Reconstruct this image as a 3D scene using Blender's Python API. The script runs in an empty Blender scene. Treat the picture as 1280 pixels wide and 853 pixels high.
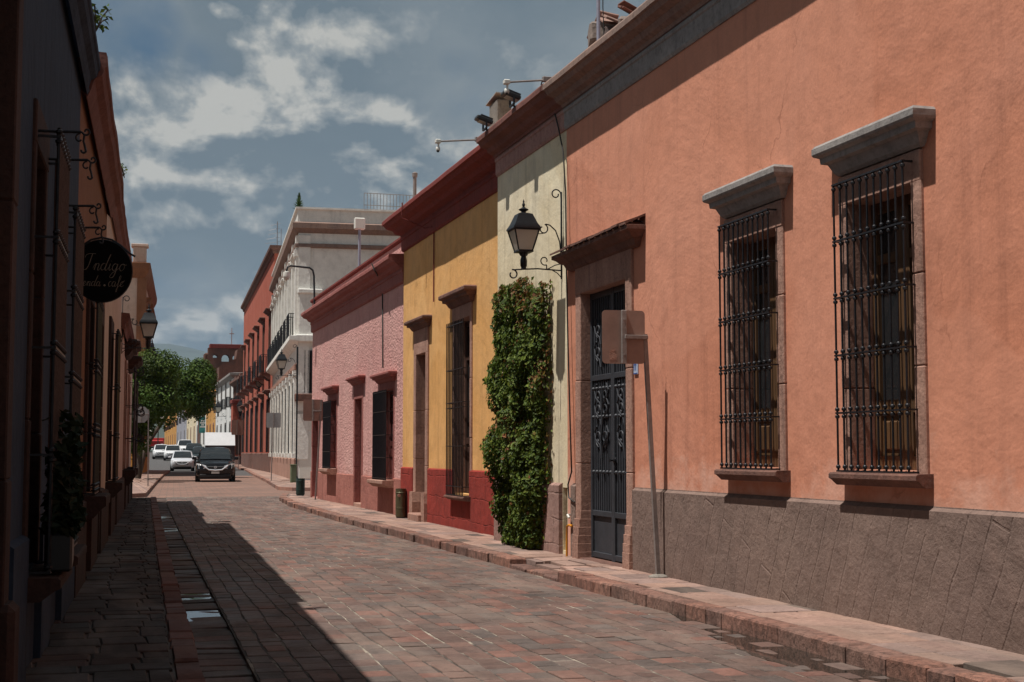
import bpy, bmesh, math, random
from mathutils import Vector, Matrix, noise
random.seed(7)
R = math.radians
SC = bpy.context.scene
COL = SC.collection

# ------------------------------------------------------------------ camera, sky, sun, exposure
F, CX, CY, VX, VY, EYE = 1778.0, 640.0, 426.5, 118.0, 566.0, 1.28
PITCH = math.atan((VY - CY) / F)
YAW = math.atan((CX - VX) / (F / math.cos(PITCH)))
cam = bpy.data.objects.new('camera', bpy.data.cameras.new('camera'))
COL.objects.link(cam)
cam.location = (0, 0, EYE)
cam.rotation_euler = (R(90) + PITCH, 0, -YAW)
cam.data.sensor_width = 36
cam.data.lens = F / 1280 * 36
cam.data.clip_start = 0.05
cam.data.clip_end = 40000
SC.camera = cam

SUN_EL, SUN_AZ = R(69), R(-97)          # from -X, nearly square on to the right hand facades
sun = bpy.data.objects.new('sun', bpy.data.lights.new('sun', 'SUN'))
COL.objects.link(sun)
sun.data.energy = 5.0
sun.data.angle = R(0.5)
sun.data.color = (1.0, 0.955, 0.89)
sd = Vector((math.cos(SUN_EL) * math.sin(SUN_AZ), math.cos(SUN_EL) * math.cos(SUN_AZ), math.sin(SUN_EL)))
sun.rotation_euler = (-sd).to_track_quat('-Z', 'Y').to_euler()

vs = SC.view_settings
vs.view_transform = 'Standard'; vs.look = 'None'; vs.gamma = 1.0; vs.use_curve_mapping = False
vs.exposure = 0.2

_fw = Vector((math.sin(YAW) * math.cos(PITCH), math.cos(YAW) * math.cos(PITCH), math.sin(PITCH)))
_rt = Vector((math.cos(YAW), -math.sin(YAW), 0))
_up = _rt.cross(_fw)
_O = Vector((0, 0, EYE))
def ray(px, py): return _fw * F + _rt * (px - CX) + _up * (CY - py)
def at_x(px, py, X): d = ray(px, py); return _O + d * (X / d.x)
def at_y(px, py, Y): d = ray(px, py); return _O + d * (Y / d.y)
def at_z(px, py, Z=0.0): d = ray(px, py); return _O + d * ((Z - EYE) / d.z)

class NT:
    """tiny helper round a node tree"""
    def __init__(s, tree): s.t = tree; s.n = tree.nodes; s.l = tree.links
    def new(s, typ, **kw):
        n = s.n.new(typ)
        for k, v in kw.items():
            if k.startswith('_'): setattr(n, k[1:], v)
            else:
                key = int(k[1:]) if k[0] == 'i' and k[1:].isdigit() else k.replace('__', ' ')
                sock = n.inputs[key]
                if hasattr(v, 'node'): s.l.new(v, sock)
                elif isinstance(v, bpy.types.Node): s.l.new(v.outputs[0], sock)
                else: sock.default_value = v
        return n
    def math(s, op, a, b=0.0, c=0.0):
        n = s.n.new('ShaderNodeMath'); n.operation = op
        for i, v in enumerate((a, b, c)):
            if hasattr(v, 'node'): s.l.new(v, n.inputs[i])
            else: n.inputs[i].default_value = v
        return n.outputs[0]
    def mix(s, f, a, b, typ='MIX'):
        n = s.n.new('ShaderNodeMix'); n.data_type = 'RGBA'; n.blend_type = typ
        for sock, v in ((n.inputs[0], f), (n.inputs[6], a), (n.inputs[7], b)):
            if hasattr(v, 'node'): s.l.new(v, sock)
            elif isinstance(v, (tuple, list)): sock.default_value = (*v[:3], 1)
            else: sock.default_value = v
        return n.outputs[2]
    def ramp(s, f, stops):
        n = s.n.new('ShaderNodeValToRGB'); s.l.new(f, n.inputs[0])
        e = n.color_ramp.elements
        while len(e) < len(stops): e.new(0.5)
        for el, (p, c) in zip(e, stops):
            el.position = p
            el.color = (c, c, c, 1) if isinstance(c, (int, float)) else (*c, 1)
        return n.outputs[0]
    def noise(s, vec, scale, detail=4, rough=0.55, dist=0.0):
        n = s.n.new('ShaderNodeTexNoise'); s.l.new(vec, n.inputs['Vector'])
        n.inputs['Scale'].default_value = scale; n.inputs['Detail'].default_value = detail
        n.inputs['Roughness'].default_value = rough; n.inputs['Distortion'].default_value = dist
        return n.outputs[0]
    def mapping(s, vec, scale=(1, 1, 1), rot=(0, 0, 0), loc=(0, 0, 0)):
        n = s.n.new('ShaderNodeMapping'); s.l.new(vec, n.inputs[0])
        n.inputs[1].default_value = loc; n.inputs[2].default_value = rot; n.inputs[3].default_value = scale
        return n.outputs[0]

def lin(v):
    v /= 255.0
    return v / 12.92 if v <= 0.04045 else ((v + 0.055) / 1.055) ** 2.4
def build_world():
    w = bpy.data.worlds.new('World'); SC.world = w; w.use_nodes = True
    t = NT(w.node_tree); t.n.clear()
    sky = t.n.new('ShaderNodeTexSky'); sky.sky_type = 'NISHITA'; sky.sun_disc = False
    sky.sun_elevation = SUN_EL; sky.sun_rotation = SUN_AZ; sky.altitude = 1800
    sky.air_density = 1.0; sky.dust_density = 1.5; sky.ozone_density = 1.5
    tc = t.n.new('ShaderNodeTexCoord'); d = tc.outputs['Generated']
    sep = t.n.new('ShaderNodeSeparateXYZ'); t.l.new(d, sep.inputs[0])
    zz = t.math('ADD', t.math('MAXIMUM', sep.outputs[2], 0.0), 0.3)
    cv = t.n.new('ShaderNodeCombineXYZ')
    t.l.new(t.math('DIVIDE', sep.outputs[0], zz), cv.inputs[0])
    t.l.new(t.math('DIVIDE', sep.outputs[1], zz), cv.inputs[1])
    P = cv.outputs[0]
    # a soft grey sheet with thin places, and billowing cumulus under it, lit from above
    sheet = t.noise(t.mapping(P, (1.0, 0.8, 1), loc=(3.3, 0.7, 0)), 1.7, 6, 0.5, 0.35)
    tone = t.noise(t.mapping(P, (1.0, 1.0, 1), loc=(1.2, 5.1, 0)), 2.4, 7, 0.52, 0.3)
    def bill(dz, sc=9.0):
        v = t.mapping(d, (1, 1, 1.35), loc=(0.42, 0.1, 0.27 + dz))
        a = t.noise(v, sc, 11, 0.54, 0.22)
        return a
    b0, b1 = bill(0.0), bill(0.018)
    def lobe(px, py, width):
        v = ray(px, py).normalized()
        dot = t.n.new('ShaderNodeVectorMath'); dot.operation = 'DOT_PRODUCT'
        t.l.new(d, dot.inputs[0]); dot.inputs[1].default_value = v
        mr = t.n.new('ShaderNodeMapRange'); mr.interpolation_type = 'SMOOTHSTEP'
        t.l.new(dot.outputs['Value'], mr.inputs[0])
        mr.inputs[1].default_value = math.cos(math.atan(width / F)); mr.inputs[2].default_value = 1.0
        return mr.outputs[0]
    def mx(*a):
        r = a[0]
        for v in a[1:]: r = t.math('MAXIMUM', r, v)
        return r
    tower = mx(lobe(215, 130, 150), lobe(290, 190, 190), lobe(330, 260, 200), lobe(200, 240, 190), lobe(430, 225, 150), lobe(230, 425, 120))
    tower = t.math('ADD', tower, t.math('MULTIPLY', mx(lobe(380, 10, 170), lobe(640, 50, 260)), 0.35))
    gap = mx(t.math('MULTIPLY', lobe(165, 25, 110), 0.85), t.math('MULTIPLY', lobe(262, 72, 70), 0.7), t.math('MULTIPLY', lobe(205, 375, 130), 0.8), t.math('MULTIPLY', lobe(530, 160, 160), 0.3))
    b2 = t.noise(t.mapping(d, (1, 1, 1.3), loc=(2.4, 0.9, 1.1)), 5.0, 8, 0.55, 0.4)
    m1 = t.ramp(t.math('SUBTRACT', t.math('ADD', sheet, t.math('MULTIPLY', t.math('SUBTRACT', b0, 0.5), 0.5)), t.math('MULTIPLY', gap, 0.36)), [(0.04, 0.0), (0.28, 1.0)])
    dens = t.math('SUBTRACT', t.math('ADD', t.math('MULTIPLY', b0, 1.5), t.math('MULTIPLY', tower, 0.36)), t.math('MULTIPLY', gap, 0.3))
    m2 = t.ramp(dens, [(0.64, 0.0), (0.84, 0.7), (1.1, 1.0)])
    lit = t.math('ADD', t.math('MULTIPLY', t.math('SUBTRACT', b0, b1), 10.0), 0.2)
    lit = t.math('ADD', lit, t.math('MULTIPLY', t.math('SUBTRACT', b2, 0.5), 2.6))
    lit = t.math('ADD', lit, t.math('MULTIPLY', t.math('SUBTRACT', dens, 0.95), 0.7))
    SK = SKY_STR
    def cl(r, g, b): return (lin(r) / SK * 0.87, lin(g) / SK * 0.87, lin(b) / SK * 0.87)
    skyc = t.mix(0.85, sky.outputs[0], cl(52, 88, 116))
    greyc = t.mix(t.ramp(tone, [(0.3, 0.0), (0.7, 1.0)]), cl(102, 116, 125), cl(148, 154, 156))
    cumc = t.ramp(lit, [(0.0, cl(100, 115, 125)), (0.5, cl(146, 152, 154)), (1.05, cl(196, 194, 187))])
    c = t.mix(t.math('MULTIPLY', m1, 0.94), skyc, greyc)
    c = t.mix(t.math('MULTIPLY', m2, 0.85), c, cumc)
    bg = t.n.new('ShaderNodeBackground'); t.l.new(c, bg.inputs[0]); bg.inputs[1].default_value = SK
    out = t.n.new('ShaderNodeOutputWorld'); t.l.new(bg.outputs[0], out.inputs[0])
SKY_STR = 0.06
build_world()

# ------------------------------------------------------------------ colours and materials
def C(r, g, b): return (lin(r), lin(g), lin(b))

def new_mat(name):
    m = bpy.data.materials.new(name); m.use_nodes = True
    t = NT(m.node_tree)
    b = t.n['Principled BSDF']
    return m, t, b
def objco(t):
    return t.n.new('ShaderNodeTexCoord').outputs['Object']
def bump(t, b, h, strength, dist=0.02, prev=None):
    n = t.n.new('ShaderNodeBump'); t.l.new(h, n.inputs['Height'])
    n.inputs['Strength'].default_value = strength; n.inputs['Distance'].default_value = dist
    if prev is not None: t.l.new(prev, n.inputs['Normal'])
    t.l.new(n.outputs[0], b.inputs['Normal'])
    return n.outputs[0]

def m_plain(name, c, rough=0.6, metal=0.0, var=0.12, bs=0.15, scale=14, spec=0.5):
    m, t, b = new_mat(name); P = objco(t)
    n = t.noise(P, scale, 5, 0.6)
    n2 = t.noise(P, scale * 0.15, 4, 0.6)
    f = t.ramp(t.math('ADD', t.math('MULTIPLY', n, 0.5), t.math('MULTIPLY', n2, 0.5)), [(0.35, 1 - var * 1.5), (0.65, 1 + var)])
    t.l.new(t.mix(1.0, c, f, 'MULTIPLY'), b.inputs['Base Color'])
    b.inputs['Roughness'].default_value = rough; b.inputs['Metallic'].default_value = metal
    b.inputs['Specular IOR Level'].default_value = spec
    bump(t, b, n, bs, 0.01)
    return m

def m_stucco(name, c, c2, patch=(0.45, 0.7), fine=0.5, coarse=0.35, streak=0.18, pits=None, popcorn=0.0, low=None, lowz=1.5, rough=0.92, cracks=0.0):
    """painted render: broad faded patches, run-off streaks, trowel relief, chips"""
    m, t, b = new_mat(name); P = objco(t)
    big = t.noise(P, 0.55, 6, 0.62, 0.4)
    mid = t.noise(P, 3.2, 7, 0.65, 0.3)
    fin = t.noise(P, 42, 5, 0.62)
    lump = t.noise(P, 7.5, 5, 0.55, 0.2)
    col = t.mix(t.ramp(big, [(patch[0] - 0.1, 0.0), (patch[1], 1.0)]), c, c2)
    v = t.ramp(mid, [(0.25, 0.80), (0.5, 0.97), (0.75, 1.08)])
    col = t.mix(1.0, col, v, 'MULTIPLY')
    v2 = t.ramp(fin, [(0.25, 0.86), (0.6, 1.03)])
    col = t.mix(1.0, col, v2, 'MULTIPLY')
    st = t.noise(t.mapping(P, (2.6, 2.6, 0.14)), 2.0, 6, 0.65)
    col = t.mix(t.math('MULTIPLY', t.ramp(st, [(0.52, 0.0), (0.75, 1.0)]), streak), col, (c[0] * 0.35, c[1] * 0.35, c[2] * 0.38))
    if low:     # washed-out, salted paint near the plinth
        sz = t.n.new('ShaderNodeSeparateXYZ'); t.l.new(P, sz.inputs[0])
        hz = t.math('ADD', t.math('SUBTRACT', lowz, sz.outputs[2]), t.math('MULTIPLY', t.math('SUBTRACT', t.noise(P, 2.2, 6, 0.7), 0.5), 2.2))
        col = t.mix(t.math('MULTIPLY', t.ramp(hz, [(0.1, 0.0), (0.5, 1.0)]), 0.6), col, low)
    if pits:    # chips to the undercoat
        ch = t.noise(P, 5.5, 8, 0.72, 0.6)
        col = t.mix(t.ramp(ch, [(0.70, 0.0), (0.72, 1.0)]), col, pits)
    if cracks:  # repainted patches and hairline cracks
        pa = t.noise(P, 0.28, 3, 0.5, 1.2)
        col = t.mix(t.math('MULTIPLY', t.ramp(pa, [(0.53, 0.0), (0.56, 1.0)]), 0.28), col, (c2[0] * 1.12, c2[1] * 1.18, c2[2] * 1.2))
        stn = t.noise(t.mapping(P, (1, 1, 0.55)), 0.9, 8, 0.68, 0.9)
        col = t.mix(t.math('MULTIPLY', t.ramp(stn, [(0.55, 0.0), (0.74, 1.0)]), 0.35), col, (c[0] * 0.55, c[1] * 0.55, c[2] * 0.58))
        wv = t.n.new('ShaderNodeVectorMath'); wv.operation = 'MULTIPLY_ADD'
        nz = t.n.new('ShaderNodeTexNoise'); nz.inputs['Scale'].default_value = 2.5; nz.inputs['Detail'].default_value = 6; t.l.new(P, nz.inputs['Vector'])
        t.l.new(nz.outputs['Color'], wv.inputs[0]); wv.inputs[1].default_value = (0.5, 0.5, 0.5); t.l.new(P, wv.inputs[2])
        vc = t.n.new('ShaderNodeTexVoronoi'); vc.feature = 'DISTANCE_TO_EDGE'; vc.inputs['Scale'].default_value = 0.75; t.l.new(wv.outputs[0], vc.inputs['Vector'])
        ck = t.math('MULTIPLY', t.ramp(vc.outputs[0], [(0.0, 1.0), (0.008, 0.0)]), t.ramp(t.noise(P, 0.9, 4, 0.6), [(0.5, 0.0), (0.62, 1.0)]))
        col = t.mix(t.math('MULTIPLY', ck, cracks), col, (c[0] * 0.45, c[1] * 0.42, c[2] * 0.42))
    t.l.new(col, b.inputs['Base Color'])
    b.inputs['Roughness'].default_value = rough
    b.inputs['Specular IOR Level'].default_value = 0.25
    n = bump(t, b, big, 0.35, 0.12)
    n = bump(t, b, lump, coarse, 0.05, n)
    n = bump(t, b, fin, fine, 0.008, n)
    if popcorn:
        vo = t.n.new('ShaderNodeTexVoronoi'); vo.inputs['Scale'].default_value = 26; t.l.new(t.mapping(P, (1, 1, 0.8)), vo.inputs['Vector'])
        dp = t.math('ADD', t.math('MULTIPLY', vo.outputs[0], 0.7), t.noise(P, 22, 5, 0.65))
        bump(t, b, dp, popcorn, 0.045, n)
    return m

def m_stone(name, c, c2, scale=1.0, pit=0.5, rough=0.9, dirt=0.35):
    """cantera: porous pink-brown volcanic stone"""
    m, t, b = new_mat(name); P = objco(t)
    a = t.noise(P, 2.2 * scale, 6, 0.65, 0.4)
    g = t.noise(P, 28 * scale, 6, 0.7)
    f = t.noise(P, 90 * scale, 3, 0.6)
    col = t.mix(t.ramp(a, [(0.32, 0.0), (0.68, 1.0)]), c, c2)
    col = t.mix(1.0, col, t.ramp(g, [(0.28, 0.62), (0.5, 0.98), (0.75, 1.15)]), 'MULTIPLY')
    st = t.noise(t.mapping(P, (3, 3, 0.3)), 2.4, 6, 0.7)
    col = t.mix(t.math('MULTIPLY', t.ramp(st, [(0.5, 0.0), (0.72, 1.0)]), dirt), col, (c[0] * 0.2, c[1] * 0.2, c[2] * 0.22))
    t.l.new(col, b.inputs['Base Color'])
    b.inputs['Roughness'].default_value = rough; b.inputs['Specular IOR Level'].default_value = 0.3
    n = bump(t, b, a, 0.3, 0.05)
    n = bump(t, b, g, pit, 0.02, n)
    bump(t, b, f, 0.25, 0.004, n)
    return m

def m_scored(name, c, c2, joints, angle=0.0, strength=0.8, bw=0.5, bh=0.35, fine=0.5, jd=0.75):
    """rendered plinth with scored / pointed block joints, in the (x, z) plane of its house"""
    m, t, b = new_mat(name); P = objco(t)
    s = t.n.new('ShaderNodeSeparateXYZ'); t.l.new(P, s.inputs[0])
    cb = t.n.new('ShaderNodeCombineXYZ'); t.l.new(s.outputs[0], cb.inputs[0]); t.l.new(s.outputs[2], cb.inputs[1])
    wob = t.n.new('ShaderNodeTexNoise'); wob.inputs['Scale'].default_value = 1.6; wob.inputs['Detail'].default_value = 5
    t.l.new(P, wob.inputs['Vector'])
    off = t.n.new('ShaderNodeVectorMath'); off.operation = 'SCALE'; t.l.new(wob.outputs['Color'], off.inputs[0]); off.inputs['Scale'].default_value = 0.16
    ad = t.n.new('ShaderNodeVectorMath'); t.l.new(cb.outputs[0], ad.inputs[0]); t.l.new(off.outputs[0], ad.inputs[1])
    br = t.n.new('ShaderNodeTexBrick'); t.l.new(t.mapping(ad.outputs[0], rot=(0, 0, angle)), br.inputs['Vector'])
    br.inputs['Scale'].default_value = 1.0; br.inputs['Brick Width'].default_value = bw; br.inputs['Row Height'].default_value = bh
    br.inputs['Mortar Size'].default_value = 0.012; br.inputs['Mortar Smooth'].default_value = 0.7
    brk = t.ramp(t.noise(P, 2.6, 5, 0.7), [(0.42, 0.04), (0.62, 1.0)])     # joints fade in and out
    jf = t.math('MULTIPLY', br.outputs['Fac'], brk)
    big = t.noise(P, 0.8, 6, 0.65, 0.4); g = t.noise(P, 30, 6, 0.68); l = t.noise(P, 6, 6, 0.6, 0.3)
    col = t.mix(t.ramp(big, [(0.35, 0.0), (0.68, 1.0)]), c, c2)
    col = t.mix(1.0, col, t.ramp(l, [(0.25, 0.78), (0.55, 1.0), (0.8, 1.1)]), 'MULTIPLY')
    col = t.mix(1.0, col, t.ramp(g, [(0.28, 0.82), (0.6, 1.04)]), 'MULTIPLY')
    st = t.noise(t.mapping(P, (4, 4, 0.25)), 2.2, 6, 0.7)
    col = t.mix(t.math('MULTIPLY', t.ramp(st, [(0.5, 0.0), (0.75, 1.0)]), 0.3), col, (c[0] * 0.4, c[1] * 0.4, c[2] * 0.4))
    zz = t.math('ADD', t.math('SUBTRACT', 0.34, s.outputs[2]), t.math('MULTIPLY', t.math('SUBTRACT', t.noise(P, 1.8, 7, 0.7), 0.5), 0.9))
    col = t.mix(t.math('MULTIPLY', t.ramp(zz, [(0.0, 0.0), (0.3, 1.0)]), 0.4), col, (c[0] * 0.55, c[1] * 0.52, c[2] * 0.5))
    pt = t.noise(P, 1.3, 8, 0.72, 0.8)
    col = t.mix(t.math('MULTIPLY', t.ramp(pt, [(0.58, 0.0), (0.66, 1.0)]), 0.3), col, (c2[0] * 1.4, c2[1] * 1.35, c2[2] * 1.3))
    col = t.mix(t.math('MULTIPLY', jf, jd), col, joints)
    t.l.new(col, b.inputs['Base Color'])
    b.inputs['Roughness'].default_value = 0.93; b.inputs['Specular IOR Level'].default_value = 0.25
    n = bump(t, b, big, 0.3, 0.1)
    n = bump(t, b, l, 0.35, 0.04, n)
    n = bump(t, b, g, fine, 0.01, n)
    bump(t, b, t.math('SUBTRACT', 1.0, jf), strength, 0.02, n)
    return m

def m_attr(name, rough=0.8, grain=30, bs=0.5, spec=0.4, wet=False, bigvar=True, pitted=False):
    """surface whose own colour comes stone by stone / leaf by leaf from the mesh"""
    m, t, b = new_mat(name); P = objco(t)
    a = t.n.new('ShaderNodeAttribute'); a.attribute_name = 'own_colour'
    g = t.noise(P, grain, 6, 0.68); l = t.noise(P, grain * 0.18, 5, 0.6)
    col = t.mix(1.0, a.outputs[0], t.ramp(g, [(0.25, 0.66), (0.5, 1.0), (0.78, 1.22)]), 'MULTIPLY')
    if bigvar:
        col = t.mix(1.0, col, t.ramp(l, [(0.3, 0.75), (0.65, 1.1)]), 'MULTIPLY')
        w = t.noise(P, 0.5, 5, 0.6, 0.5)
        col = t.mix(1.0, col, t.ramp(w, [(0.3, 0.78), (0.65, 1.08)]), 'MULTIPLY')
        du = t.noise(t.mapping(P, (1.3, 0.35, 1)), 1.4, 7, 0.62, 0.5)
        col = t.mix(t.math('MULTIPLY', t.ramp(du, [(0.48, 0.0), (0.7, 1.0)]), 0.4), col, C(140, 122, 110))
        oi = t.noise(P, 1.7, 6, 0.62, 0.8)
        col = t.mix(t.math('MULTIPLY', t.ramp(oi, [(0.62, 0.0), (0.72, 1.0)]), 0.45), col, C(58, 48, 44))
    if pitted:
        pv = t.noise(t.mapping(P, (1.0, 1.0, 0.6)), 17, 7, 0.7, 0.5)
        col = t.mix(t.math('MULTIPLY', t.ramp(pv, [(0.36, 1.0), (0.56, 0.0)]), 0.75), col, C(66, 51, 46))
        g = t.math('ADD', g, t.math('MULTIPLY', pv, 1.0))
    t.l.new(col, b.inputs['Base Color'])
    b.inputs['Roughness'].default_value = rough; b.inputs['Specular IOR Level'].default_value = spec
    if wet:
        t.l.new(t.ramp(t.noise(P, 1.1, 5, 0.6), [(0.35, rough - 0.22), (0.65, rough + 0.1)]), b.inputs['Roughness'])
    n = bump(t, b, l, 0.4, 0.03)
    bump(t, b, g, bs, 0.012, n)
    return m

def m_leaf(name):
    m, t, b = new_mat(name)
    a = t.n.new('ShaderNodeAttribute'); a.attribute_name = 'own_colour'
    t.l.new(a.outputs[0], b.inputs['Base Color'])
    b.inputs['Roughness'].default_value = 0.6; b.inputs['Specular IOR Level'].default_value = 0.22
    tr = t.n.new('ShaderNodeBsdfTranslucent'); t.l.new(a.outputs[0], tr.inputs[0])
    mx = t.n.new('ShaderNodeMixShader'); mx.inputs[0].default_value = 0.22
    t.l.new(b.outputs[0], mx.inputs[1]); t.l.new(tr.outputs[0], mx.inputs[2])
    t.l.new(mx.outputs[0], t.n['Material Output'].inputs[0])
    return m

def m_glass(name, c=(0.015, 0.018, 0.02), rough=0.06):
    m, t, b = new_mat(name)
    b.inputs['Base Color'].default_value = (*c, 1); b.inputs['Roughness'].default_value = rough
    b.inputs['Specular IOR Level'].default_value = 0.8
    bump(t, b, t.noise(objco(t), 3, 3), 0.03, 0.05)
    return m

def m_wood(name, c, rough=0.6):
    m, t, b = new_mat(name); P = objco(t)
    g = t.noise(t.mapping(P, (26, 26, 1.4)), 1.6, 6, 0.6, 0.6)
    col = t.mix(t.ramp(g, [(0.3, 0.0), (0.7, 1.0)]), (c[0] * 0.5, c[1] * 0.47, c[2] * 0.45), c)
    col = t.mix(1.0, col, t.ramp(t.noise(P, 3, 5, 0.65), [(0.3, 0.65), (0.65, 1.1)]), 'MULTIPLY')
    t.l.new(col, b.inputs['Base Color']); b.inputs['Roughness'].default_value = rough
    bump(t, b, g, 0.3, 0.01)
    return m

M = {}
M['orange'] = m_stucco('salmon_orange_render', C(199, 131, 103), C(205, 141, 116), streak=0.4, fine=0.22, coarse=0.1, pits=C(206, 156, 134), low=C(212, 172, 155), lowz=1.3, cracks=0.6)
M['cream'] = m_stucco('cream_render', C(216, 197, 160), C(224, 213, 188), streak=0.6, fine=0.25, coarse=0.1, cracks=0.5, pits=C(150, 135, 115))
M['yellow'] = m_stucco('ochre_yellow_render', C(216, 161, 96), C(221, 173, 116), streak=0.32, fine=0.22, coarse=0.1, cracks=0.4, pits=C(196, 160, 100))
M['pink'] = m_stucco('pink_spatter_render', C(200, 148, 142), C(210, 164, 156), streak=0.35, fine=0.5, coarse=0.3, popcorn=0.55, low=C(196, 134, 120), lowz=1.0)
M['white'] = m_stucco('grey_white_render', C(222, 220, 214), C(230, 228, 222), streak=0.3, fine=0.3, coarse=0.2)
M['red'] = m_stucco('brick_red_render', C(164, 84, 66), C(174, 98, 80), streak=0.3, fine=0.4, coarse=0.3)
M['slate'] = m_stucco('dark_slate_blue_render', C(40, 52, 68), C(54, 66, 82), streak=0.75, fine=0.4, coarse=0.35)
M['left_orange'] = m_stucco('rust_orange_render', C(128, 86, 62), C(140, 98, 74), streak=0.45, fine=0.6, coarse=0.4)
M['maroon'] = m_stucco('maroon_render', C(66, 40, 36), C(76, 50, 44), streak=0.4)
M['pale'] = m_stucco('pale_rose_render', C(196, 166, 150), C(206, 182, 168), streak=0.3)
M['ochre_far'] = m_stucco('dull_ochre_render', C(190, 132, 62), C(205, 160, 95), streak=0.3)
M['greyblue'] = m_stucco('blue_grey_render', C(150, 150, 160), C(166, 166, 174), streak=0.3)
M['ruin'] = m_stone('dark_rubble_stone', C(110, 74, 62), C(86, 62, 54), 0.5, 0.8, dirt=0.5)
M['cantera'] = m_stone('pink_cantera_stone', C(178, 140, 124), C(148, 112, 98), dirt=0.55)
M['cantera_dark'] = m_stone('weathered_dark_cantera', C(126, 90, 78), C(92, 68, 61), dirt=0.6)
M['greystone'] = m_stone('grey_painted_moulding', C(152, 146, 142), C(132, 127, 125), 0.7, 0.25, dirt=0.35)
M['browncornice'] = m_stone('brown_grey_moulding', C(142, 116, 104), C(124, 106, 99), 0.7, 0.3, dirt=0.4)
M['redcornice'] = m_stone('dark_red_moulding', C(130, 57, 50), C(116, 56, 51), 0.7, 0.3, dirt=0.35)
M['rustcornice'] = m_stone('faded_red_moulding', C(126, 84, 76), C(104, 66, 58), 0.8, 0.35, dirt=0.4)
M['mauvefrieze'] = m_stone('mauve_pink_moulding', C(172, 134, 124), C(156, 116, 108), 0.7, 0.3, dirt=0.35)
M['leftstone'] = m_stone('shade_dark_stone', C(72, 50, 44), C(52, 40, 37), dirt=0.5)  # darker stone copy, the left side's deep shade put into its colour
M['pinkcornice'] = m_stone('rose_brown_moulding', C(140, 80, 74), C(152, 98, 92), 0.7, 0.3, dirt=0.3)
M['orange_plinth'] = m_scored('grey_brown_scored_render', C(134, 113, 103), C(121, 101, 93), C(94, 78, 71), R(66), 0.5, 3.4, 0.2, 0.8, 0.3)
M['red_plinth'] = m_scored('dark_red_block_plinth', C(150, 54, 44), C(132, 50, 42), C(74, 30, 26), 0, 0.7, 0.55, 0.33)
M['cream_plinth'] = m_scored('mauve_block_plinth', C(160, 128, 118), C(142, 112, 104), C(92, 74, 68), 0, 0.7, 0.45, 0.3)
M['pink_plinth'] = m_scored('peeling_rose_plinth', C(172, 114, 102), C(154, 98, 88), C(120, 72, 62), R(88), 0.4, 0.8, 0.09, 0.6, 0.4)
M['iron'] = m_plain('black_wrought_iron', C(40, 40, 44), 0.4, 0.4, 0.2, 0.3, 40)
M['ironknob'] = M['iron']
M['blackmetal'] = m_plain('black_lantern_metal', C(26, 28, 32), 0.42, 0.3, 0.2, 0.15, 30)
M['doormetal'] = m_plain('blue_black_door_metal', C(54, 56, 62), 0.6, 0.1, 0.2, 0.25, 12)
M['signback'] = m_plain('brown_oxidised_sign_back', C(152, 125, 113), 0.5, 0.1, 0.15, 0.1, 8)
M['signpost'] = m_plain('dull_steel_post', C(140, 131, 127), 0.5, 0.2, 0.2, 0.2, 20)
M['greysign'] = m_plain('grey_sign_back', C(150, 150, 150), 0.5, 0.3, 0.12, 0.1, 8)
M['wood'] = m_wood('ochre_brown_shutter_wood', C(104, 74, 44))
M['darkwood'] = m_wood('dark_brown_wood', C(70, 44, 32))
M['redwood'] = m_wood('oxblood_painted_wood', C(100, 44, 38))
M['glass'] = m_glass('dark_window_glass')
M['frost'] = m_plain('frosted_lantern_glass', C(226, 222, 212), 0.3, 0, 0.06, 0.02, 5)
_t = NT(M['frost'].node_tree); _tr = _t.n.new('ShaderNodeBsdfTranslucent'); _tr.inputs[0].default_value = (0.85, 0.82, 0.76, 1)
_mx = _t.n.new('ShaderNodeMixShader'); _mx.inputs[0].default_value = 0.6
_t.l.new(_t.n['Principled BSDF'].outputs[0], _mx.inputs[1]); _t.l.new(_tr.outputs[0], _mx.inputs[2]); _t.l.new(_mx.outputs[0], _t.n['Material Output'].inputs[0])
M['dark'] = m_plain('unlit_interior', C(26, 22, 20), 0.9)
M['whiteplastic'] = m_plain('white_plastic', C(214, 212, 204), 0.4, 0, 0.06, 0.03)
M['blackplastic'] = m_plain('black_plastic', C(24, 24, 26), 0.4, 0, 0.1, 0.05)
M['greypipe'] = m_plain('pale_grey_pipe', C(150, 150, 165), 0.5, 0.2)
M['yellowpipe'] = m_plain('yellow_gas_pipe', C(200, 130, 30), 0.4)
M['cable'] = m_plain('black_cable', C(34, 30, 26), 0.6)
M['binmetal'] = m_plain('olive_bronze_bin', C(96, 92, 70), 0.45, 0.5, 0.2, 0.2, 10)
M['bingreen'] = m_plain('dark_green_bin', C(34, 56, 50), 0.4)
M['boxgreen'] = m_plain('green_utility_box', C(92, 104, 78), 0.6)
M['concrete'] = m_stone('grey_concrete_block', C(140, 132, 122), C(116, 110, 104), 1, 0.4)
M['rubble'] = m_attr('rubble_brick', 0.9, 26, 0.7)
M['paver'] = m_attr('street_stone', 0.78, 26, 0.6, 0.35, wet=True)
M['slab'] = m_attr('pavement_stone', 0.85, 24, 0.35, 0.3, wet=True)
M['kerb'] = m_attr('pitted_kerb_stone', 0.88, 20, 1.0, 0.3, pitted=True)
M['leaf'] = m_leaf('leaf_green')
M['bark'] = m_stone('grey_bark', C(88, 76, 66), C(60, 52, 46), 1.5, 0.7)
M['water'] = m_glass('gutter_water', (0.02, 0.018, 0.015), 0.03)
M['cloth_teal'] = m_plain('teal_banner_cloth', C(40, 112, 110), 0.8)
M['plaster_white'] = m_plain('white_painted_plaster', C(214, 214, 212), 0.8, 0, 0.1, 0.2, 6)
M['gold'] = m_plain('faded_gold_lettering', C(120, 108, 94), 0.6)
M['signblack'] = m_plain('matt_black_signboard', C(9, 9, 10), 0.8, spec=0.1)
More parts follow.
